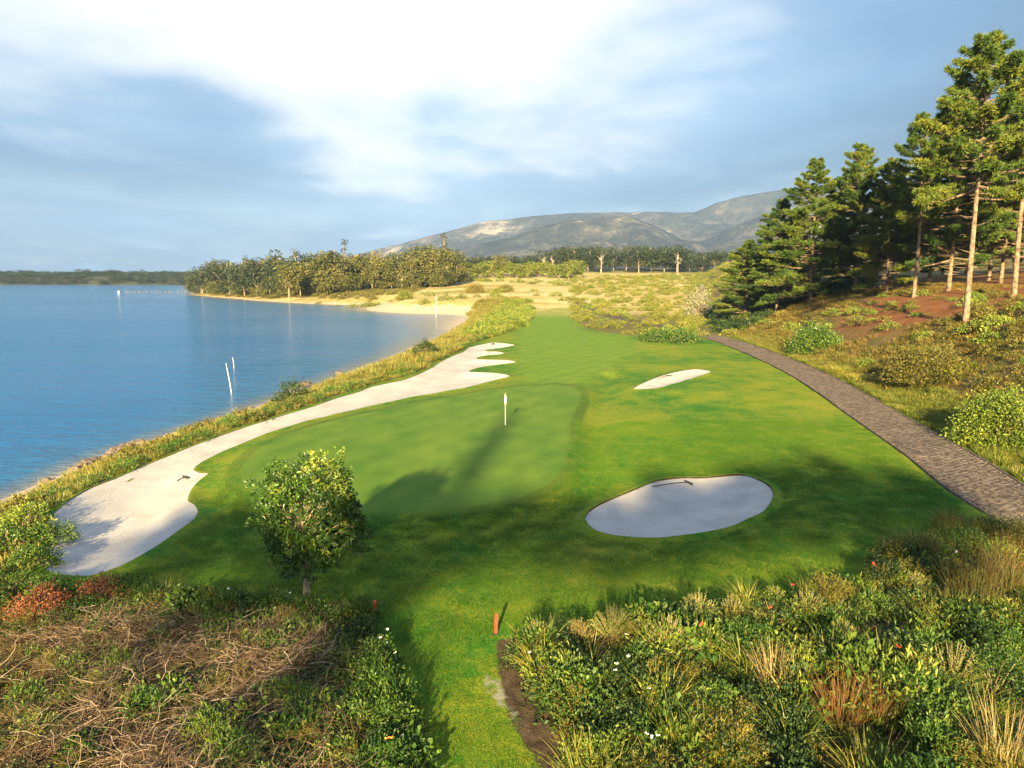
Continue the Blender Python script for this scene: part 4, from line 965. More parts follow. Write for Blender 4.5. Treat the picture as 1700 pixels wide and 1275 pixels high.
# right-hand scrub beyond the lawn, field bushes
P = pts_in(S_RIGHT, 900, 54); 
mass('field_scrub', 'sunlit yellow scrub between the lawn and the pines', P, lowB, M['golden'], 4, 0.9, 2.0)
P2 = pts_in(S_RIGHT, 150, 55); mass('field_scrub_lime', 'yellow-green bushes within the scrub between lawn and pines', P2, lowB, M['lime'], 6, 0.8, 1.8)
fldp = np.array([(-95, 300), (-20, 215), (40, 170), (62, 260), (110, 430), (-40, 420), (-80, 360)], float)
P = pts_in(fldp, 420, 56); P = P[fbm(P[:, 0] / 25, P[:, 1] / 25, 8, 3) > 0.18]
mass('meadow_bushes', 'scattered low bushes on the straw-coloured field', P, lowB, M['gum_yellow'], 7, 1.0, 3.0)
P = pts_in(np.array([(60, 128), (34, 128), (40, 150), (46, 185), (66, 200), (80, 160)], float), 240, 58)
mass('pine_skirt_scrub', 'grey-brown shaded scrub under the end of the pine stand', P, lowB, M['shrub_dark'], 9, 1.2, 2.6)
P = pts_in(np.array([(-180, 425), (-115, 352), (-60, 300), (-40, 300), (-40, 330), (-100, 375), (-170, 450)], float), 330, 59); P = P[lake_s(P[:, 0], P[:, 1]) > 5]
mass('wood_edge_scrub', 'pinkish dry scrub in front of the lakeside wood', P, lowB, M['olive'], 10, 1.2, 2.8)

# the bank: dry grass, a lush strip beside the path
rng = np.random.default_rng(6)
def bank_pts(n, b0, b1, y0, y1, seed):
    r = np.random.default_rng(seed); y = y0 + (y1 - y0) * r.uniform(0, 1, n) ** 1.25; b = r.uniform(b0, b1, n)
    return np.column_stack([bank_edge(y) + b, y])
def bank_keep(P): return fbm(P[:, 0] / 3.0, P[:, 1] / 3.0, 9, 3) > -0.45 + 1.5 * np.clip(1.25 * np.exp(-(((P[:, 0] - 55) / 12) ** 2 + ((P[:, 1] - 90) / 16) ** 2)), 0, 0.75)
P = bank_pts(15000, 0.6, 34, 24, 135, 61); P = P[bank_keep(P)]; far_ = P[:, 1] > 62
mass('bank_grass', 'dry golden grass on the bank right of the path', P[~far_], tuft_lo, M['bankgold'], 104, 0.7, 1.5)
mass('upper_bank_grass', 'dry golden grass farther up the bank before the pines', P[far_], tuft_lo, M['bankgold'], 105, 1.2, 2.2)
P = bank_pts(8200, 1.0, 30, 24, 125, 64); P = P[(fbm(P[:, 0] / 5.0, P[:, 1] / 5.0, 29, 3) > -0.05) & bank_keep(P)]
mass('bank_green_grass', 'green grass patches on the bank', P, tuft_lo, M['blade'], 106, 0.8, 1.8)
P = bank_pts(7000, -0.1, 4.5, 22, 120, 62); P = P[fbm(P[:, 0] / 2.2, P[:, 1] / 2.2, 10, 2) > -0.35]
mass('verge_grass', 'lush green grass along the upper edge of the path', P, tuft, M['blade'], 107, 0.6, 1.2)
P = bank_pts(420, 3.0, 26, 30, 125, 63); P = P[fbm(P[:, 0] / 6, P[:, 1] / 6, 21, 2) > -0.15]
mass('bank_lime_scrub', 'yellow-green low bushes dotted over the bank', bank_pts(70, 3.0, 22, 32, 110, 65), lowB, M['lime'], 12, 0.6, 1.7)
mass('bank_scrub', 'low olive scrub patches on the bank below the pines', P, lowB, M['olive'], 11, 0.5, 1.4)

# bushes that stand out one by one
def bush(name, geos, mat, x, y, s, label, cat='bush', group=None, rz=0.0, sz=None, stem=None, leafname='foliage'):
    o = empty(name, (x, y, h1(x, y) - 0.03), rz); o.scale = (s, s, sz or s)
    geos[0].build(leafname, mat, o)
    if len(geos) > 1: geos[1].build('stems', stem or M['twig'], o)
    return tag(o, label, cat, group)
def bush_px(name, geos, mat, px, py, s, label, **kw):
    x, y = on_ground(px, py); return bush(name, geos, mat, x, y, s, label, **kw)
bush_px('bush', leafy(401, 2.9, 3.3, 900, 13, 0.24, 0.13), M['glossy'], 1352, 585, 1.0, 'round yellow-green bush on the bank beside the path bend', group='bushes on the bank')
bush_px('bush', leafy(402, 2.7, 3.0, 1200, 13, 0.17, 0.095), M['lime'], 1662, 735, 1.0, 'big leafy yellow-green bush on the bank at the picture edge', group='bushes on the bank')
bush_px('bush', leafy(403, 3.3, 2.8, 1000, 13, 0.20, 0.11), M['olive'], 1540, 632, 1.0, 'wide olive bush in dry grass at mid bank', group='bushes on the bank')
bush_px('bush', leafy(404, 1.2, 1.2, 160, 8, 0.16, 0.08), M['shrub'], 1508, 625, 1.0, 'small green bush at the foot of the wide olive bush', group='bushes on the bank')
bush_px('bush', leafy(405, 4.4, 1.6, 420, 9, 0.34, 0.17), M['shrub'], 1112, 567, 1.0, 'flat dark green bush at the far corner of the lawn where the path starts', group='bushes on the lawn edge')
bush_px('grass_clump', [clump(406, 2.6, 1.0, 420, 0.06, vlo=0.6, vhi=1.0)], M['blade'], 1392, 622, 1.0, 'yellow grass clump on the path edge below the round bush', cat='grass clump', leafname='blades', group='grass clumps along the path')
bush_px('grass_clump', [clump(407, 2.2, 0.8, 320, 0.06, vlo=0.6, vhi=1.0)], M['blade'], 1425, 632, 1.0, 'second yellow grass clump on the path edge, nearer the viewer', cat='grass clump', leafname='blades', group='grass clumps along the path')
bush_px('bush', leafy(408, 1.6, 1.8, 200, 9, 0.2, 0.1), M['shrub_dark'], 487, 665, 1.0, 'round dark bush on the lake shore above the long bunker', group='bushes on the lake shore')
bush_px('bush', leafy(409, 1.5, 2.0, 150, 8, 0.26, 0.13), M['shrub_dark'], 706, 590, 1.0, 'small upright dark bush at the narrow end of the lake strip', group='bushes on the lake shore')
bush_px('bush', leafy(410, 1.0, 0.9, 160, 8, 0.13, 0.065), M['lime'], 40, 880, 1.0, 'pale grey-green bush at the picture edge beside the bunker', group='bushes on the lake shore')
bush_px('bush', leafy(411, 0.85, 0.7, 170, 9, 0.12, 0.06), M['shrub'], 85, 900, 1.0, 'dark leafy bush leaning over the near end of the long bunker', group='bushes on the lake shore')
bush_px('bush', leafy(412, 0.8, 0.7, 170, 9, 0.12, 0.06), M['shrub'], 58, 940, 1.0, 'leafy bush at the lower corner of the long bunker', group='bushes on the lake shore')
bush_px('bush', leafy(413, 1.1, 1.0, 180, 9, 0.13, 0.07), M['shrub'], 15, 915, 1.0, 'green bush at the left picture edge behind the rusty shrubs', group='bushes on the lake shore')
bush_px('bush', leafy(414, 3.6, 3.4, 260, 9, 0.5, 0.25, vlo=0.5, vhi=1.0), M['olive'], 788, 486, 1.0, 'tawny round bush in the field behind the sand spit', group='bushes in the field')
bush_px('bush', leafy(415, 3.0, 2.6, 220, 9, 0.45, 0.22), M['gum_yellow'], 672, 497, 1.0, 'green bush between the spit and the lakeside wood', group='bushes in the field')
bush_px('bush', leafy(416, 3.4, 2.6, 220, 9, 0.45, 0.22, vlo=0.5, vhi=1.0), M['olive'], 838, 484, 1.0, 'tawny bush in the field, nearer the fairway than its twin', group='bushes in the field')
p = at(1165, 470, 175); bush('silver_tree', leafy(417, 3.2, 7.0, 300, 8, 0.5, 0.2), leafmat('silvery_leaves', [(0, (0.10, 0.11, 0.07)), (1, (0.30, 0.29, 0.19))], 0.1), p[0], 175, 1.0, 'silvery pale shrub tree before the end of the pine stand', cat='tree')

# ------------------------------------------------------------------ the young tree before the green
tx_, ty_ = G(508, 1004)
tree = empty('young_tree', (tx_, ty_, h1(tx_, ty_)))
tz = tree.location.z; top = at(515, 757, ty_)[2] - tz; low = at(515, 948, ty_)[2] - tz
left, right = at(420, 850, ty_)[0] - tx_, at(614, 850, ty_)[0] - tx_
rng = np.random.default_rng(14)
cz, rz_, rx_ = (top + low) / 2 + 0.05, (top - low) / 2, (right - left) / 2; cx = (left + right) / 2
tr = Geo(); t = np.linspace(0, 1, 9)
Pt = np.stack([cx * 0.5 * t ** 2 + 0.02 * np.sin(t * 6), 0 * t, -0.15 + t * (cz + 0.5)], -1)
tubes(tr, Pt, 0.105 * (1 - 0.62 * t) + 0.03 * np.exp(-t * 14), 9)
lf, br = Geo(), Geo()
n = 1150; d = sphere_dirs(rng, n, -0.92)
azn, eln = np.arctan2(d[:, 1], d[:, 0]), np.arcsin(d[:, 2])
lump = 0.95 + 0.52 * fbm(azn * 1.35 + 5, eln * 2.0 + 2, 19, 3)
rf = rng.uniform(0.42, 1.0, n) ** 0.5 * lump
C = np.array([cx, 0, cz]) + d * rf[:, None] * np.array([rx_, rx_, rz_]) * np.where(d[:, 2:3] < 0, np.array([1.0, 1.0, 0.95]), 1.0)
C[:, 2] = np.maximum(C[:, 2], low - 0.05)
bi = rng.choice(n, 130, False); s = np.linspace(0, 1, 5)[None, :, None]
o0 = np.stack([np.interp(C[bi, 2] * 0.55 + low * 0.35, Pt[:, 2], Pt[:, 0]), np.zeros(130), np.clip(C[bi, 2] * 0.55 + low * 0.35, low * 0.9, cz)], -1)
Pb = o0[:, None] * (1 - s) + C[bi][:, None] * s; Pb[..., 2] += 0.10 * np.sin(s[..., 0] * np.pi)
tubes(br, Pb, np.tile([0.028, 0.02, 0.014, 0.009, 0.004], (130, 1)), 4)
per = 15; D = norm(d * 0.8 + np.array([0, 0, 0.45]))
dd = np.repeat(D, per, 0) * 0.5 + rng.normal(0, 0.62, (n * per, 3))
fresh = (fbm(azn * 1.8 + 2, eln * 2.2 + 8, 33, 2) + 0.35 * d[:, 2] + rng.normal(0, 0.22, n)) > 0.40
v = np.repeat(np.where(fresh, rng.uniform(0.72, 1.0, n), rng.uniform(0.15, 0.6, n)), per) + rng.normal(0, 0.06, n * per)
leaves(lf, rng, np.repeat(C, per, 0) + rng.normal(0, 0.055, (n * per, 3)), dd, rng.uniform(0.10, 0.18, n * per), rng.uniform(0.045, 0.07, n * per), np.clip(v, 0, 1), 0.2)
tr.build('trunk', M['bark_young'], tree, True); br.build('branches', M['bark_young'], tree); lf.build('crown', M['glossy'], tree)
tag(tree, 'young leafy broadleaf tree standing in the hedge before the green', 'tree')
sg_ = Geo(); tubes(sg_, np.array([(0.22, -0.12, -0.2), (0.16, -0.1, 0.6), (0.07, -0.09, 1.55)]), np.array([0.022, 0.021, 0.02]), 7)
o = sg_.build('support_stake', M['bark_young'], None, True, (tx_, ty_, tz)); tag(o, 'thin wooden stake leaning against the young tree trunk', 'stake')
# ------------------------------------------------------------------ thickets in front: undergrowth masses first
def density(P, fn, seed):
    r = np.random.default_rng(seed); return P[r.random(len(P)) < fn(P)]
shA = [leafy(500 + k, 0.55, 0.62, 120, 7, 0.075, 0.038) for k in range(3)]
shB = [leafy(510 + k, 0.50, 0.45, 110, 7, 0.06, 0.03) for k in range(3)]
shC = [shooty(520 + k, 0.5, 0.8, 60, 26, 0.055, 0.014) for k in range(3)]
shD = [leafy(570 + k, 0.6, 0.75, 90, 7, 0.13, 0.030, up=0.7) for k in range(3)]
shE = [leafy(580 + k, 0.6, 0.6, 60, 6, 0.14, 0.085) for k in range(2)]
clA = [clump(530 + k, 0.45, 0.75, 90, 0.018, (0.15, 0.8), segs=5) for k in range(3)]
clB = [clump(540 + k, 0.5, 0.55, 110, 0.012, (0.3, 1.2), segs=4) for k in range(3)]
tnA = [tangle(550 + k, 0.8, 0.72, 120, 0.009) for k in range(4)]
tnB = [tangle(560 + k, 0.8, 0.42, 240, 0.0035, 6, 0.13) for k in range(3)]
G0 = lambda L: [a[0] for a in L]
def ppx(P):                                               # where ground points fall in the photograph (for zoning the planting)
    f = P[:, 1] * math.cos(PITCH) + CAMZ * math.sin(PITCH)
    return P[:, 0] / f * FPX + 850, 637.5 + (CAMZ * math.cos(PITCH) - P[:, 1] * math.sin(PITCH)) / f * FPX
# left: dead brushwood in the middle, leafy rim
def rim_l(P):
    s = sdf(THICK_L, P[:, 0], P[:, 1]); return smooth(2.4, 0.3, s)
def patch(P, sc, seed, lo, hi): return smooth(lo, hi, fbm(P[:, 0] / sc, P[:, 1] / sc, seed, 2))
VIEW_L = THICK_L[THICK_L[:, 1] > 8.0]
VIEW_L = np.concatenate([Gs([(-160, 958)]), THICK_L[1:12], Gs([(730, 1420), (740, 1560), (-420, 1560)])])
VIEW_R = np.concatenate([THICK_R[:4], Gs([(990, 1560), (2150, 1560), (1950, 1010)]), THICK_R[7:]])
P = pts_in(VIEW_L, 520, 71, 0.25); u, v = ppx(P)
core = smooth(0.75, 0.15, rim_l(P)) * smooth(80, 200, u) * smooth(1040, 1080, v)
mass('dead_brushwood', 'tangle of dead bleached brushwood in the thicket left of the mown strip', P[np.random.default_rng(1).random(len(P)) < 0.06 + 0.62 * core * patch(P, 2.6, 6, -0.5, -0.05)], tnA, M['twigvar'], 21, 0.8, 1.25)
P = density(pts_in(VIEW_L, 420, 72, 0.45), lambda P: 0.08 + 0.5 * smooth(0.75, 0.15, rim_l(P)) * patch(P, 2.2, 6, -0.35, 0.05), 8)
mass('fine_dead_twigs', 'fine brown dead twigs and stalks among the brushwood', P, tnB, M['straw'], 22, 0.8, 1.3)
P = pts_in(VIEW_L, 640, 73, 0.05); u, v = ppx(P)
mass('leafy_undergrowth', 'leafy green undergrowth round the dead brushwood', density(P, lambda P: np.clip(0.20 + rim_l(P) * 1.1 + 0.6 * patch(P, 1.6, 4, 0.05, 0.35), 0, 1) * np.where(u < 330, 0.7, 1), 3), G0(shA) + G0(shD) + G0(shE), M['shrub'], 23, 0.55, 1.15)
P = pts_in(VIEW_L, 520, 74, 0.1); u, v = ppx(P)
mass('olive_undergrowth', 'olive and yellowing undergrowth in the left thicket', density(P, lambda P: 0.30 + 0.6 * patch(P, 1.5, 9, 0.0, 0.35), 4), G0(shB) + G0(shC), M['olive'], 24, 0.5, 0.95)
P = pts_in(VIEW_L, 230, 75, 0.1)
mass('thicket_grass', 'wispy long grass growing through the left thicket', P, clB, M['gold'], 25, 0.6, 1.1)
P = pts_in(VIEW_L, 200, 76, 0.1); u, v = ppx(P)
mass('rusty_undergrowth', 'reddish dry undergrowth scattered in the left thicket', density(P, lambda P: np.where((u < 420), 0.7, 0.3), 5), G0(shB), M['rust'], 26, 0.4, 0.8)
P = pts_in(VIEW_L, 200, 77, 0.1)
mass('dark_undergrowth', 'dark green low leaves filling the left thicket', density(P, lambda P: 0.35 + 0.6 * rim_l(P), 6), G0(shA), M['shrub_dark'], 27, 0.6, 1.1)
# right: dense fynbos
P = pts_in(VIEW_R, 380, 81, 0.1)
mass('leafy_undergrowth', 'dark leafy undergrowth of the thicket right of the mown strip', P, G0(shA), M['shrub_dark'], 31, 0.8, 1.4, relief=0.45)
P = pts_in(VIEW_R, 260, 82, 0.1)
mass('bright_undergrowth', 'brighter green leafy plants in the right-hand thicket', P, G0(shA) + G0(shB) + G0(shD) + G0(shE), M['shrub'], 32, 0.7, 1.5, relief=0.5)
P = pts_in(VIEW_R, 80, 86, 0.15)
mass('lance_leaved_undergrowth', 'yellow-green lance-leaved plants in the right-hand thicket', P, G0(shD), M['lime'], 36, 0.6, 1.4, relief=0.5)
P = pts_in(VIEW_R, 230, 83, 0.15)
mass('olive_undergrowth', 'olive fine-leaved plants in the right-hand thicket', P, G0(shC), M['olive'], 33, 0.7, 1.4, relief=0.5)
P = pts_in(VIEW_R, 200, 84, 0.1)
mass('thicket_grass', 'strap-leaved grass growing through the right-hand thicket', P, clA, M['blade'], 34, 0.8, 1.5, relief=0.4)
P = pts_in(VIEW_R, 130, 85, 0.1)
mass('dry_thicket_grass', 'dry thin stalks among the right-hand thicket', P, clB, M['straw'], 35, 0.8, 1.6)

# plants that stand out one by one
RG, LG = 'plants of the right-hand thicket', 'plants of the left-hand thicket'
def plant(kind, px, py, label, seed, R=0.6, Hh=0.8, mat=None, group=RG, name=None, cat=None):
    x, y = G(px, py)
    if kind == 'shoots': geos = shooty(seed, R, Hh, int(110 * R / 0.5), 34, 0.065, 0.018); name_, cat_, lf_ = 'shrub', 'shrub', 'foliage'
    elif kind == 'leaf': geos = leafy(seed, R, Hh, int(300 * R / 0.6), 8, 0.085, 0.042); name_, cat_, lf_ = 'shrub', 'shrub', 'foliage'
    elif kind == 'strap': geos = [clump(seed, R, Hh, 170, 0.030, (0.25, 1.1), 0.35, 1.0)]; name_, cat_, lf_ = 'strap_plant', 'plant', 'blades'
    elif kind == 'mound': geos = [clump(seed, R * 1.5, Hh, 520, 0.016, (0.2, 1.0), 0.35, 1.0)]; name_, cat_, lf_ = 'grass_clump', 'grass clump', 'blades'
    elif kind == 'reed': geos = [clump(seed, R, Hh, 210, 0.013, (0.03, 0.55), 0.02, 0.30, 5, 0.62)]; name_, cat_, lf_ = 'reed_clump', 'reeds', 'stalks'
    elif kind == 'straw': geos = [clump(seed, R, Hh, 170, 0.012, (0.05, 0.6), 0.2, 0.8, 5, 0.2)]; name_, cat_, lf_ = 'reed_clump', 'reeds', 'stalks'
    return bush(name_, geos, mat, x, y, 1.0, label, cat=cat_, group=group, leafname=lf_, rz=seed * 1.7)
plant('shoots', 1160, 1045, 'pale lime shrub with upright shoots at the lawn edge of the right-hand thicket', 601, 0.62, 1.25, M['lime'])
plant('shoots', 1215, 1040, 'smaller pale lime shrub touching the right side of the pale lime shrub', 602, 0.4, 1.05, M['lime'])
plant('shoots', 1015, 1065, 'yellow-green shrub with upright shoots between the corner shrub and the pale lime one', 603, 0.6, 1.1, M['lime'])
plant('shoots', 960, 1075, 'yellow shrub with reddish lower leaves behind the soil strip', 604, 0.42, 0.85, M['olive'])
plant('shoots', 893, 1085, 'fine-leaved green shrub at the thicket corner nearest the red stake', 605, 0.46, 0.95, M['blade'])
plant('reed', 1612, 1020, 'large rusty red reed clump in front of the path', 606, 1.3, 2.4, M['reed'])
plant('reed', 1668, 1000, 'rusty reed clump at the picture edge beside the large rusty one', 607, 1.0, 2.4, M['reed'])
plant('reed', 1395, 1225, 'rust-tipped reed clump fanning out in the middle of the right-hand thicket', 608, 0.7, 1.6, M['reed'])
plant('reed', 1450, 1215, 'smaller rust-tipped reed clump right of the fanned one', 609, 0.5, 1.35, M['reed'])
plant('straw', 1285, 1160, 'tall olive-straw reed clump left of the rust-tipped reeds', 610, 0.6, 1.55, M['straw'])
plant('straw', 1660, 1290, 'straw-coloured reed clump leaning at the lower right corner', 611, 0.9, 1.7, M['straw'])
plant('mound', 1585, 890, 'yellow grass clump at the tip of the thicket beside the path', 612, 0.8, 1.15, M['blade'])
plant('mound', 1655, 905, 'yellow-green grass clump on the thicket rim below the path', 613, 0.9, 1.4, M['blade'])
plant('mound', 1520, 930, 'olive grass clump on the lawn rim left of the thicket tip', 614, 0.8, 1.1, M['gold'])
plant('strap', 985, 1200, 'strap-leaved plant arching over the bare soil strip', 615, 0.8, 0.95, M['blade'])
plant('strap', 1030, 1160, 'strap-leaved plant just above the one that arches over the soil', 616, 0.7, 0.8, M['blade'])
plant('mound', 1110, 1300, 'dense yellow-green grass mound at the bottom edge of the right-hand thicket', 617, 0.9, 0.9, M['blade'])
plant('shoots', 1395, 1085, 'yellow-green shrub standing behind the rust-tipped reeds', 618, 0.55, 0.95, M['lime'])
plant('leaf', 1650, 1160, 'bright green leafy shrub near the right picture edge', 619, 0.9, 1.4, M['shrub'])
plant('shoots', 1285, 1015, 'small yellow-green bush on the lawn rim right of the pale lime shrubs', 620, 0.38, 0.85, M['lime'])
plant('leaf', 1465, 985, 'dark leafy shrub with a red flower on the lawn rim', 621, 0.7, 1.05, M['shrub_dark'])
plant('leaf', 1480, 950, 'grey-olive shrub on the lawn rim near the thicket tip', 622, 0.7, 1.1, M['olive'])
plant('strap', 1240, 1010, 'spiky yellow strap plant behind the pale lime shrubs', 623, 0.5, 0.9, M['blade'])
plant('leaf', 1510, 1200, 'dark green leafy shrub right of the rust-tipped reeds', 624, 0.9, 1.3, M['shrub'])
plant('leaf', 1065, 1120, 'fresh green leafy shrub below the yellow-green upright shrub', 625, 0.6, 0.8, M['shrub'])
plant('leaf', 1185, 1190, 'fresh green leafy shrub left of the straw reeds', 626, 0.65, 0.85, M['shrub'])
plant('shoots', 1515, 1000, 'golden-leaved shrub in front of the large rusty reeds', 627, 0.55, 0.9, M['lime'])
plant('leaf', 1560, 1270, 'leafy shrub at the bottom edge left of the leaning straw reeds', 628, 0.7, 0.8, M['shrub'])
plant('mound', 1190, 1265, 'long-bladed grass clump at the bottom edge right of the yellow mound', 629, 0.7, 0.9, M['blade'])
plant('leaf', 1690, 935, 'leafy olive shrub rising before the path at the picture edge', 630, 0.9, 1.5, M['olive'])
plant('leaf', 1600, 935, 'dark green shrub behind the large rusty reeds', 631, 0.9, 1.3, M['shrub'])
plant('strap', 1545, 1060, 'strap-leaved plant left of the large rusty reeds', 632, 0.8, 1.2, M['blade'])
plant('shoots', 1340, 1040, 'lime shrub between the lawn rim and the rust-tipped reeds', 633, 0.55, 1.15, M['lime'])
plant('strap', 1100, 1180, 'strap-leaved plant in the middle left of the right-hand thicket', 634, 0.8, 1.1, M['blade'])
plant('strap', 1310, 1240, 'green strap-leaved plant below the straw reeds', 635, 0.8, 1.1, M['blade'])
plant('leaf', 925, 1140, 'yellow-green leafy shrub spilling over the soil strip', 636, 0.8, 0.9, M['lime'])
plant('shoots', 1110, 1095, 'broad yellow-green shrub below the pale lime shrub', 637, 0.9, 1.2, M['lime'])
plant('leaf', 1240, 1100, 'large dark leafy shrub in the centre of the right-hand thicket', 638, 0.9, 1.2, M['shrub'])
plant('shoots', 1580, 1150, 'broad lime shrub right of the dark leafy one', 639, 0.8, 1.2, M['lime'])
plant('leaf', 1000, 1290, 'yellow-green leafy shrub at the bottom edge beside the soil strip', 640, 0.9, 0.9, M['lime'])
# left-hand thicket
plant('leaf', 70, 1025, 'rust-red twiggy shrub at the left picture edge of the thicket', 641, 0.9, 0.95, M['rust'], LG)
plant('leaf', 170, 1000, 'second rust-red shrub, right of the first and below the bunker', 642, 0.8, 0.85, M['rust'], LG)
plant('strap', 595, 1022, 'spiky blade plant on the thicket rim right of the young tree', 643, 0.5, 0.85, M['blade'], LG)
plant('strap', 445, 1010, 'spiky blade plant on the thicket rim left of the young tree', 644, 0.5, 0.75, M['blade'], LG)
plant('strap', 275, 995, 'small spiky blade plant on the rim below the bunker corner', 645, 0.4, 0.7, M['blade'], LG)
plant('leaf', 655, 1215, 'bright green leafy shrub on the mown strip side of the left thicket', 646, 0.6, 0.8, M['shrub'], LG)
plant('leaf', 625, 1100, 'green shrub with white flowers on the left thicket rim', 647, 0.55, 0.75, M['shrub'], LG)
plant('leaf', 590, 1075, 'dark green shrub behind the white-flowered one', 648, 0.6, 0.65, M['shrub_dark'], LG)
plant('shoots', 60, 1240, 'yellow-green shrub in the lower left corner', 649, 0.6, 0.75, M['lime'], LG)
plant('leaf', 330, 1005, 'leafy green shrub on the rim midway between bunker and tree', 650, 0.6, 0.65, M['shrub'], LG)
plant('leaf', 375, 1010, 'leafy shrub with yellow tips left of the young tree', 651, 0.55, 0.65, M['shrub'], LG)
plant('leaf', 265, 1075, 'single bright green shrub among the dead brushwood', 652, 0.45, 0.6, M['shrub'], LG)
plant('leaf', 640, 1290, 'leafy shrub cut by the bottom edge beside the mown strip', 653, 0.65, 0.8, M['shrub'], LG)
plant('leaf', 545, 1035, 'leafy shrub at the foot of the young tree', 654, 0.5, 0.55, M['shrub'], LG)
plant('straw', 470, 1035, 'dry stalk clump at the foot of the young tree', 655, 0.4, 0.65, M['straw'], LG)
plant('leaf', 130, 1275, 'leafy shrub at the bottom edge right of the corner shrub', 656, 0.5, 0.6, M['shrub'], LG)

# flowers
rng = np.random.default_rng(19)
def flower(px, py, hgt, mat, label, group, r):
    x, y = G(px, py + hgt * 44); o = empty('flower', (x, y, h1(x, y)), rng.uniform(0, 6))
    st = Geo(); tubes(st, np.array([(0, 0, 0), (0.02, 0.01, hgt * 0.6), (0.0, -0.02, hgt)]), np.array([0.006, 0.005, 0.004]), 4, 0.4); st.build('stem', M['shrub'], o)
    f = flower_geo(rng, 6, r).build('petals', mat, o); f.location = (0, -0.02, hgt); f.rotation_euler = (rng.uniform(0.3, 0.9), 0, 0)
    tag(o, label, 'flower', group)
for px, py in ((1038, 1070), (1040, 1108), (1022, 1124), (1020, 1135), (1075, 1168), (1070, 1248), (1078, 1252), (1092, 1251), (880, 1102), (1582, 925)):
    flower(px, py, 1.05, M['petal_white'], 'small white flower above the leaves of the right-hand thicket', 'white flowers of the right-hand thicket', 0.05)
for px, py in ((643, 1050), (634, 1066), (641, 1075), (658, 1094), (625, 1132), (485, 985), (380, 978), (670, 1240)):
    flower(px, py, 0.7, M['petal_white'], 'small white flower on the rim of the left-hand thicket', 'white flowers of the left-hand thicket', 0.045)
for px, py in ((1445, 945), (1315, 980), (1164, 1048), (1276, 1020), (1485, 1092), (1505, 1095)):
    flower(px, py, 1.0, M['petal_red'], 'small red flower head in the right-hand thicket', 'red flowers of the right-hand thicket', 0.07)
for px, py in ((655, 1248), (645, 1250)):
    flower(px, py, 0.8, M['petal_orange'], 'small orange flower beside the mown strip', 'orange flowers beside the mown strip', 0.06)

# ------------------------------------------------------------------ golf furniture
fxx, fyy = on_ground(839, 706); z = h1(fxx, fyy)
fl = empty('flagstick', (fxx, fyy, z)); htop = at(839, 653, fyy)[2] - z
g = Geo(); tubes(g, np.array([(0, 0, -0.1), (0, 0, htop * 0.5), (0, 0, htop)]), np.array([0.022, 0.02, 0.016]), 8); g.build('pole', M['white'], fl, True)
g = Geo(); zz = np.linspace(htop - 0.02, htop - 0.72, 8); wd = 0.065 * np.sin(np.linspace(0.05, 1, 8) * np.pi * 0.93) + 0.015
for k, (sx, ph) in enumerate(((1, 0.0), (-0.75, 0.6))):
    P_ = np.stack([np.zeros(8), np.zeros(8), zz], -1); Q_ = P_ + np.stack([sx * wd, 0.05 * np.sin(np.linspace(0, 5, 8) + ph), -0.05 * np.ones(8)], -1)
    V = np.concatenate([P_, (P_ + Q_) / 2 + np.array([0, -0.04, 0]), Q_]); q = [(a * 8 + b, a * 8 + b + 1, (a + 1) * 8 + b + 1, (a + 1) * 8 + b) for a in range(2) for b in range(7)]
    g.add(V, q)
g.build('flag', M['white'], fl, True)
g = Geo(); a = np.arange(20) / 20 * 2 * np.pi; ring = np.stack([np.cos(a), np.sin(a), 0 * a], -1)
g.add(np.concatenate([ring * 0.054 + (0, 0, 0.012), ring * 0.070 + (0, 0, 0.012)]), [(k, (k + 1) % 20, 20 + (k + 1) % 20, 20 + k) for k in range(20)]); g.build('cup_rim', M['white'], fl)
tag(fl, 'white flagstick with a furled white flag on the putting green', 'flagstick')
def stake(px, py, label, h=0.62):
    x, y = G(px, py); o = empty('hazard_stake', (x, y, h1(x, y)), 0.3); o.rotation_euler = (0.02, 0.03, 0.3)
    g = Geo(); w = 0.035; g.add([(sx * w * k, sy * w * k, zz) for zz, k in ((-0.1, 1), (h - 0.03, 1), (h, 0.7)) for sx, sy in ((-1, -1), (1, -1), (1, 1), (-1, 1))], [(b * 4 + a, b * 4 + (a + 1) % 4, b * 4 + 4 + (a + 1) % 4, b * 4 + 4 + a) for b in range(2) for a in range(4)] + [(8, 9, 10, 11)])
    g.build('post', M['red'], o)
    g = Geo(); g.add([(sx * w * 1.25, sy * w * 1.25, zz) for zz in (-0.02, 0.05) for sx, sy in ((-1, -1), (1, -1), (1, 1), (-1, 1))], [(a, (a + 1) % 4, 4 + (a + 1) % 4, 4 + a) for a in range(4)] + [(4, 5, 6, 7)]); g.build('foot_socket', M['dark'], o)
    tag(o, label, 'stake', 'red hazard stakes')
stake(823, 1052, 'red stake at the corner of the bare soil strip')
stake(622, 1022, 'red stake half hidden by the blade plant right of the young tree', 0.55)
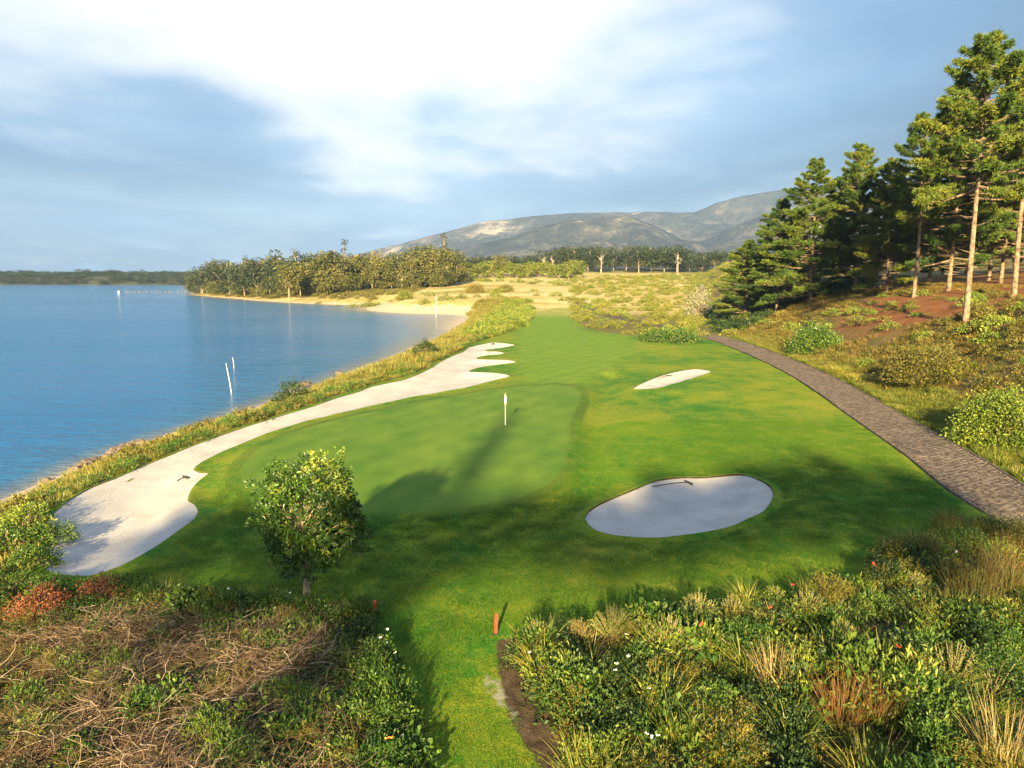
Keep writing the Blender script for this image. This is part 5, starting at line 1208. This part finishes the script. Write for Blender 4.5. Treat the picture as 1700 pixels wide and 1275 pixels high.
def rake(p_end, p_head, head_w, label):
    (x0, y0), (x1, y1) = on_ground(*p_end), on_ground(*p_head)
    z0, z1 = h1(x0, y0) + 0.06, h1(x1, y1) + 0.10; o = empty('bunker_rake', (x1, y1, z1))
    d = np.array([x0 - x1, y0 - y1, z0 - z1]); g = Geo(); tubes(g, np.stack([d, d * 0.5 + (0, 0, 0.03), np.zeros(3)]), np.array([0.024, 0.024, 0.024]), 7); g.build('handle', M['dark'], o, True)
    s = norm(np.array([-d[1], d[0], 0])); g = Geo(); tubes(g, np.stack([s * head_w / 2, s * 0.0 + (0, 0, 0.01), -s * head_w / 2]), np.array([0.035] * 3), 6); g.build('head', M['dark'], o)
    n_ = 11; tp_ = np.linspace(-0.48, 0.48, n_)[:, None] * head_w * s[None]; g = Geo()
    tubes(g, np.stack([tp_, tp_ + (0, 0, -0.05), tp_ + (0, 0, -0.10)], 1), np.tile([0.014, 0.012, 0.006], (n_, 1)), 4); g.build('teeth', M['dark'], o)
    tag(o, label, 'rake', 'bunker rakes')
rake((1083, 810), (1142, 804), 0.75, 'dark bunker rake lying in the oval bunker in front')
rake((294, 802), (308, 795), 0.6, 'dark bunker rake lying in the near end of the long bunker')
rake((1093, 630), (1109, 625), 0.8, 'dark bunker rake lying on the rim of the narrow far bunker')
# poles and posts in the lake
def pole(px0, py0, px1, py1, r, label, name='mooring_pole', cat='pole', mat=None, group='white poles in the lake'):
    x, y = G(px0, py0, LAKE_Z); t_ = at(px1, py1, y); d = np.array([t_[0] - x, 0, t_[2] - LAKE_Z])
    g = Geo(); tubes(g, np.stack([-d * 0.3, d * 0.35 + (0.05, 0, 0), d * 0.7 + (0.03, 0, 0), d]), np.array([r * 1.1, r, r * 0.85, r * 0.6]), 8)
    o = g.build(name, mat or M['weathered_white'], None, True, (x, y, LAKE_Z)); return tag(o, label, cat, group)
pole(384, 654, 375, 603, 0.046, 'white leaning pole standing in the lake close to the shore')
pole(388, 611, 386, 593, 0.04, 'short white pole in the lake behind the leaning one')
pole(724, 526, 724, 488, 0.09, 'upright white pole in the inlet before the sand spit')
for k in range(24):
    x = 207 + k * 4.3 + (1.5 if k % 5 == 0 else 0); yb = 486.5 + (k * 0.03)
    pole(x, yb, x + 0.2 * (k % 3 - 1), yb - 5.0 + (k % 4) * 0.7, 0.20, '%s old jetty post in the lake row, counted from the white buoy' % ORD[k], 'jetty_post', 'post', M['post'], 'old jetty posts in a row')
x, y = G(197, 486, LAKE_Z); g = Geo()
n_ = 9; prof = [(0, 0.0), (0.7, 0.1), (0.9, 0.5), (0.7, 0.9), (0.3, 1.2), (0.25, 1.7), (0.0, 1.75)]
a = np.arange(n_) / n_ * 2 * np.pi
g.add(np.concatenate([np.stack([r_ * np.cos(a), r_ * np.sin(a), np.full(n_, z_)], -1) for r_, z_ in prof]), [(b * n_ + k, b * n_ + (k + 1) % n_, (b + 1) * n_ + (k + 1) % n_, (b + 1) * n_ + k) for b in range(len(prof) - 1) for k in range(n_)])
tag(g.build('marker_buoy', M['white'], None, True, (x, y, LAKE_Z - 0.3)), 'white marker buoy floating at the end of the jetty posts', 'buoy')
# rocks at the water's edge
rng = np.random.default_rng(23)
def rock_geo(seed):
    r = np.random.default_rng(seed); g = Geo(); nu, nv = 9, 6
    th = np.arange(nu) / nu * 2 * np.pi; ph = np.linspace(-1.5, 1.5, nv); V = []
    ax = r.uniform(0.65, 1.2, 3) * np.array([1, 1, 0.7]); pl = sphere_dirs(r, 9); off = r.uniform(0.55, 0.85, 9)
    for p_ in ph:
        for t_ in th:
            d = np.array([math.cos(p_) * math.cos(t_), math.cos(p_) * math.sin(t_), math.sin(p_)]); k = pl @ d
            rr_ = min(1.0, np.min(np.where(k > 0.2, off / np.maximum(k, 0.2), 9))); V.append(d * rr_ * ax)
    q = [(a * nu + b, a * nu + (b + 1) % nu, (a + 1) * nu + (b + 1) % nu, (a + 1) * nu + b) for a in range(nv - 1) for b in range(nu)]
    g.add(V, q + [], None); return g
ROCK = [rock_geo(700 + k).mesh('shore_rock', M['rock']) for k in range(6)]
def rock(px, py, s, label, group):
    x, y = G(px, py, LAKE_Z + 0.1); o = link_mesh('shore_rock', ROCK[rng.integers(6)]); o.location = (x, y, max(LAKE_Z - 0.05, h1(x, y)) + 0.12 * s); o.scale = (s, s * rng.uniform(0.8, 1.2), s * rng.uniform(0.7, 1.1)); o.rotation_euler = (rng.normal(0, 0.2), rng.normal(0, 0.2), rng.uniform(0, 6))
    tag(o, label, 'rock', group)
for k in range(26): rock(rng.uniform(178, 232), 0, 1, '', '') if False else rock(*(lambda x: (x, np.interp(x, [175, 232], [757, 738]) + rng.uniform(-5, 4)))(rng.uniform(176, 234)), rng.uniform(0.25, 0.6), 'brown rock in the pile at the water edge beside the lake strip', 'rocks of the pile at the water edge')
for k in range(12): x = rng.uniform(112, 172); rock(x, np.interp(x, [112, 172], [782, 759]) + rng.uniform(-3, 4), rng.uniform(0.22, 0.5), 'brown rock in the loose line of rocks left of the pile', 'rocks in the line left of the pile')
for k in range(16): x = rng.uniform(260, 480); rock(x, np.interp(x, [253, 325, 417, 480], [731, 708, 678, 658]) + rng.uniform(-3, 1), rng.uniform(0.15, 0.32), 'small stone on the pale shoreline between the pile and the round dark bush', 'small stones along the shoreline')
rock(505, 638, 0.75, 'flat rock in shallow water off the round dark bush', 'rocks in the shallows'); rock(563, 619, 0.5, 'dark rock in shallow water farther along the shore than the flat rock', 'rocks in the shallows'); rock(77, 797, 0.45, 'single rock on the shore near the left picture edge', 'rocks in the shallows')
HAZE = 0.000075
# ------------------------------------------------------------------ haze in the air
hz = Geo()
x0, x1, y0, y1, z0, z1 = -5200, 5200, -420, 7200, -7.0, 640.0
hz.add([(x0, y0, z0), (x1, y0, z0), (x1, y1, z0), (x0, y1, z0), (x0, y0, z1), (x1, y0, z1), (x1, y1, z1), (x0, y1, z1)], [(0, 3, 2, 1), (4, 5, 6, 7), (0, 1, 5, 4), (1, 2, 6, 5), (2, 3, 7, 6), (3, 0, 4, 7)])
m = bpy.data.materials.new('haze'); m.use_nodes = True; m.node_tree.nodes.clear()
pv = m.node_tree.nodes.new('ShaderNodeVolumePrincipled'); mo = m.node_tree.nodes.new('ShaderNodeOutputMaterial')
pv.inputs['Color'].default_value = (0.36, 0.57, 1.0, 1); pv.inputs['Density'].default_value = HAZE; pv.inputs['Anisotropy'].default_value = 0.0
m.node_tree.links.new(pv.outputs[0], mo.inputs['Volume'])
tag(hz.build('haze', m), 'thin blue haze in the air over the lake and mountains', kind='stuff')
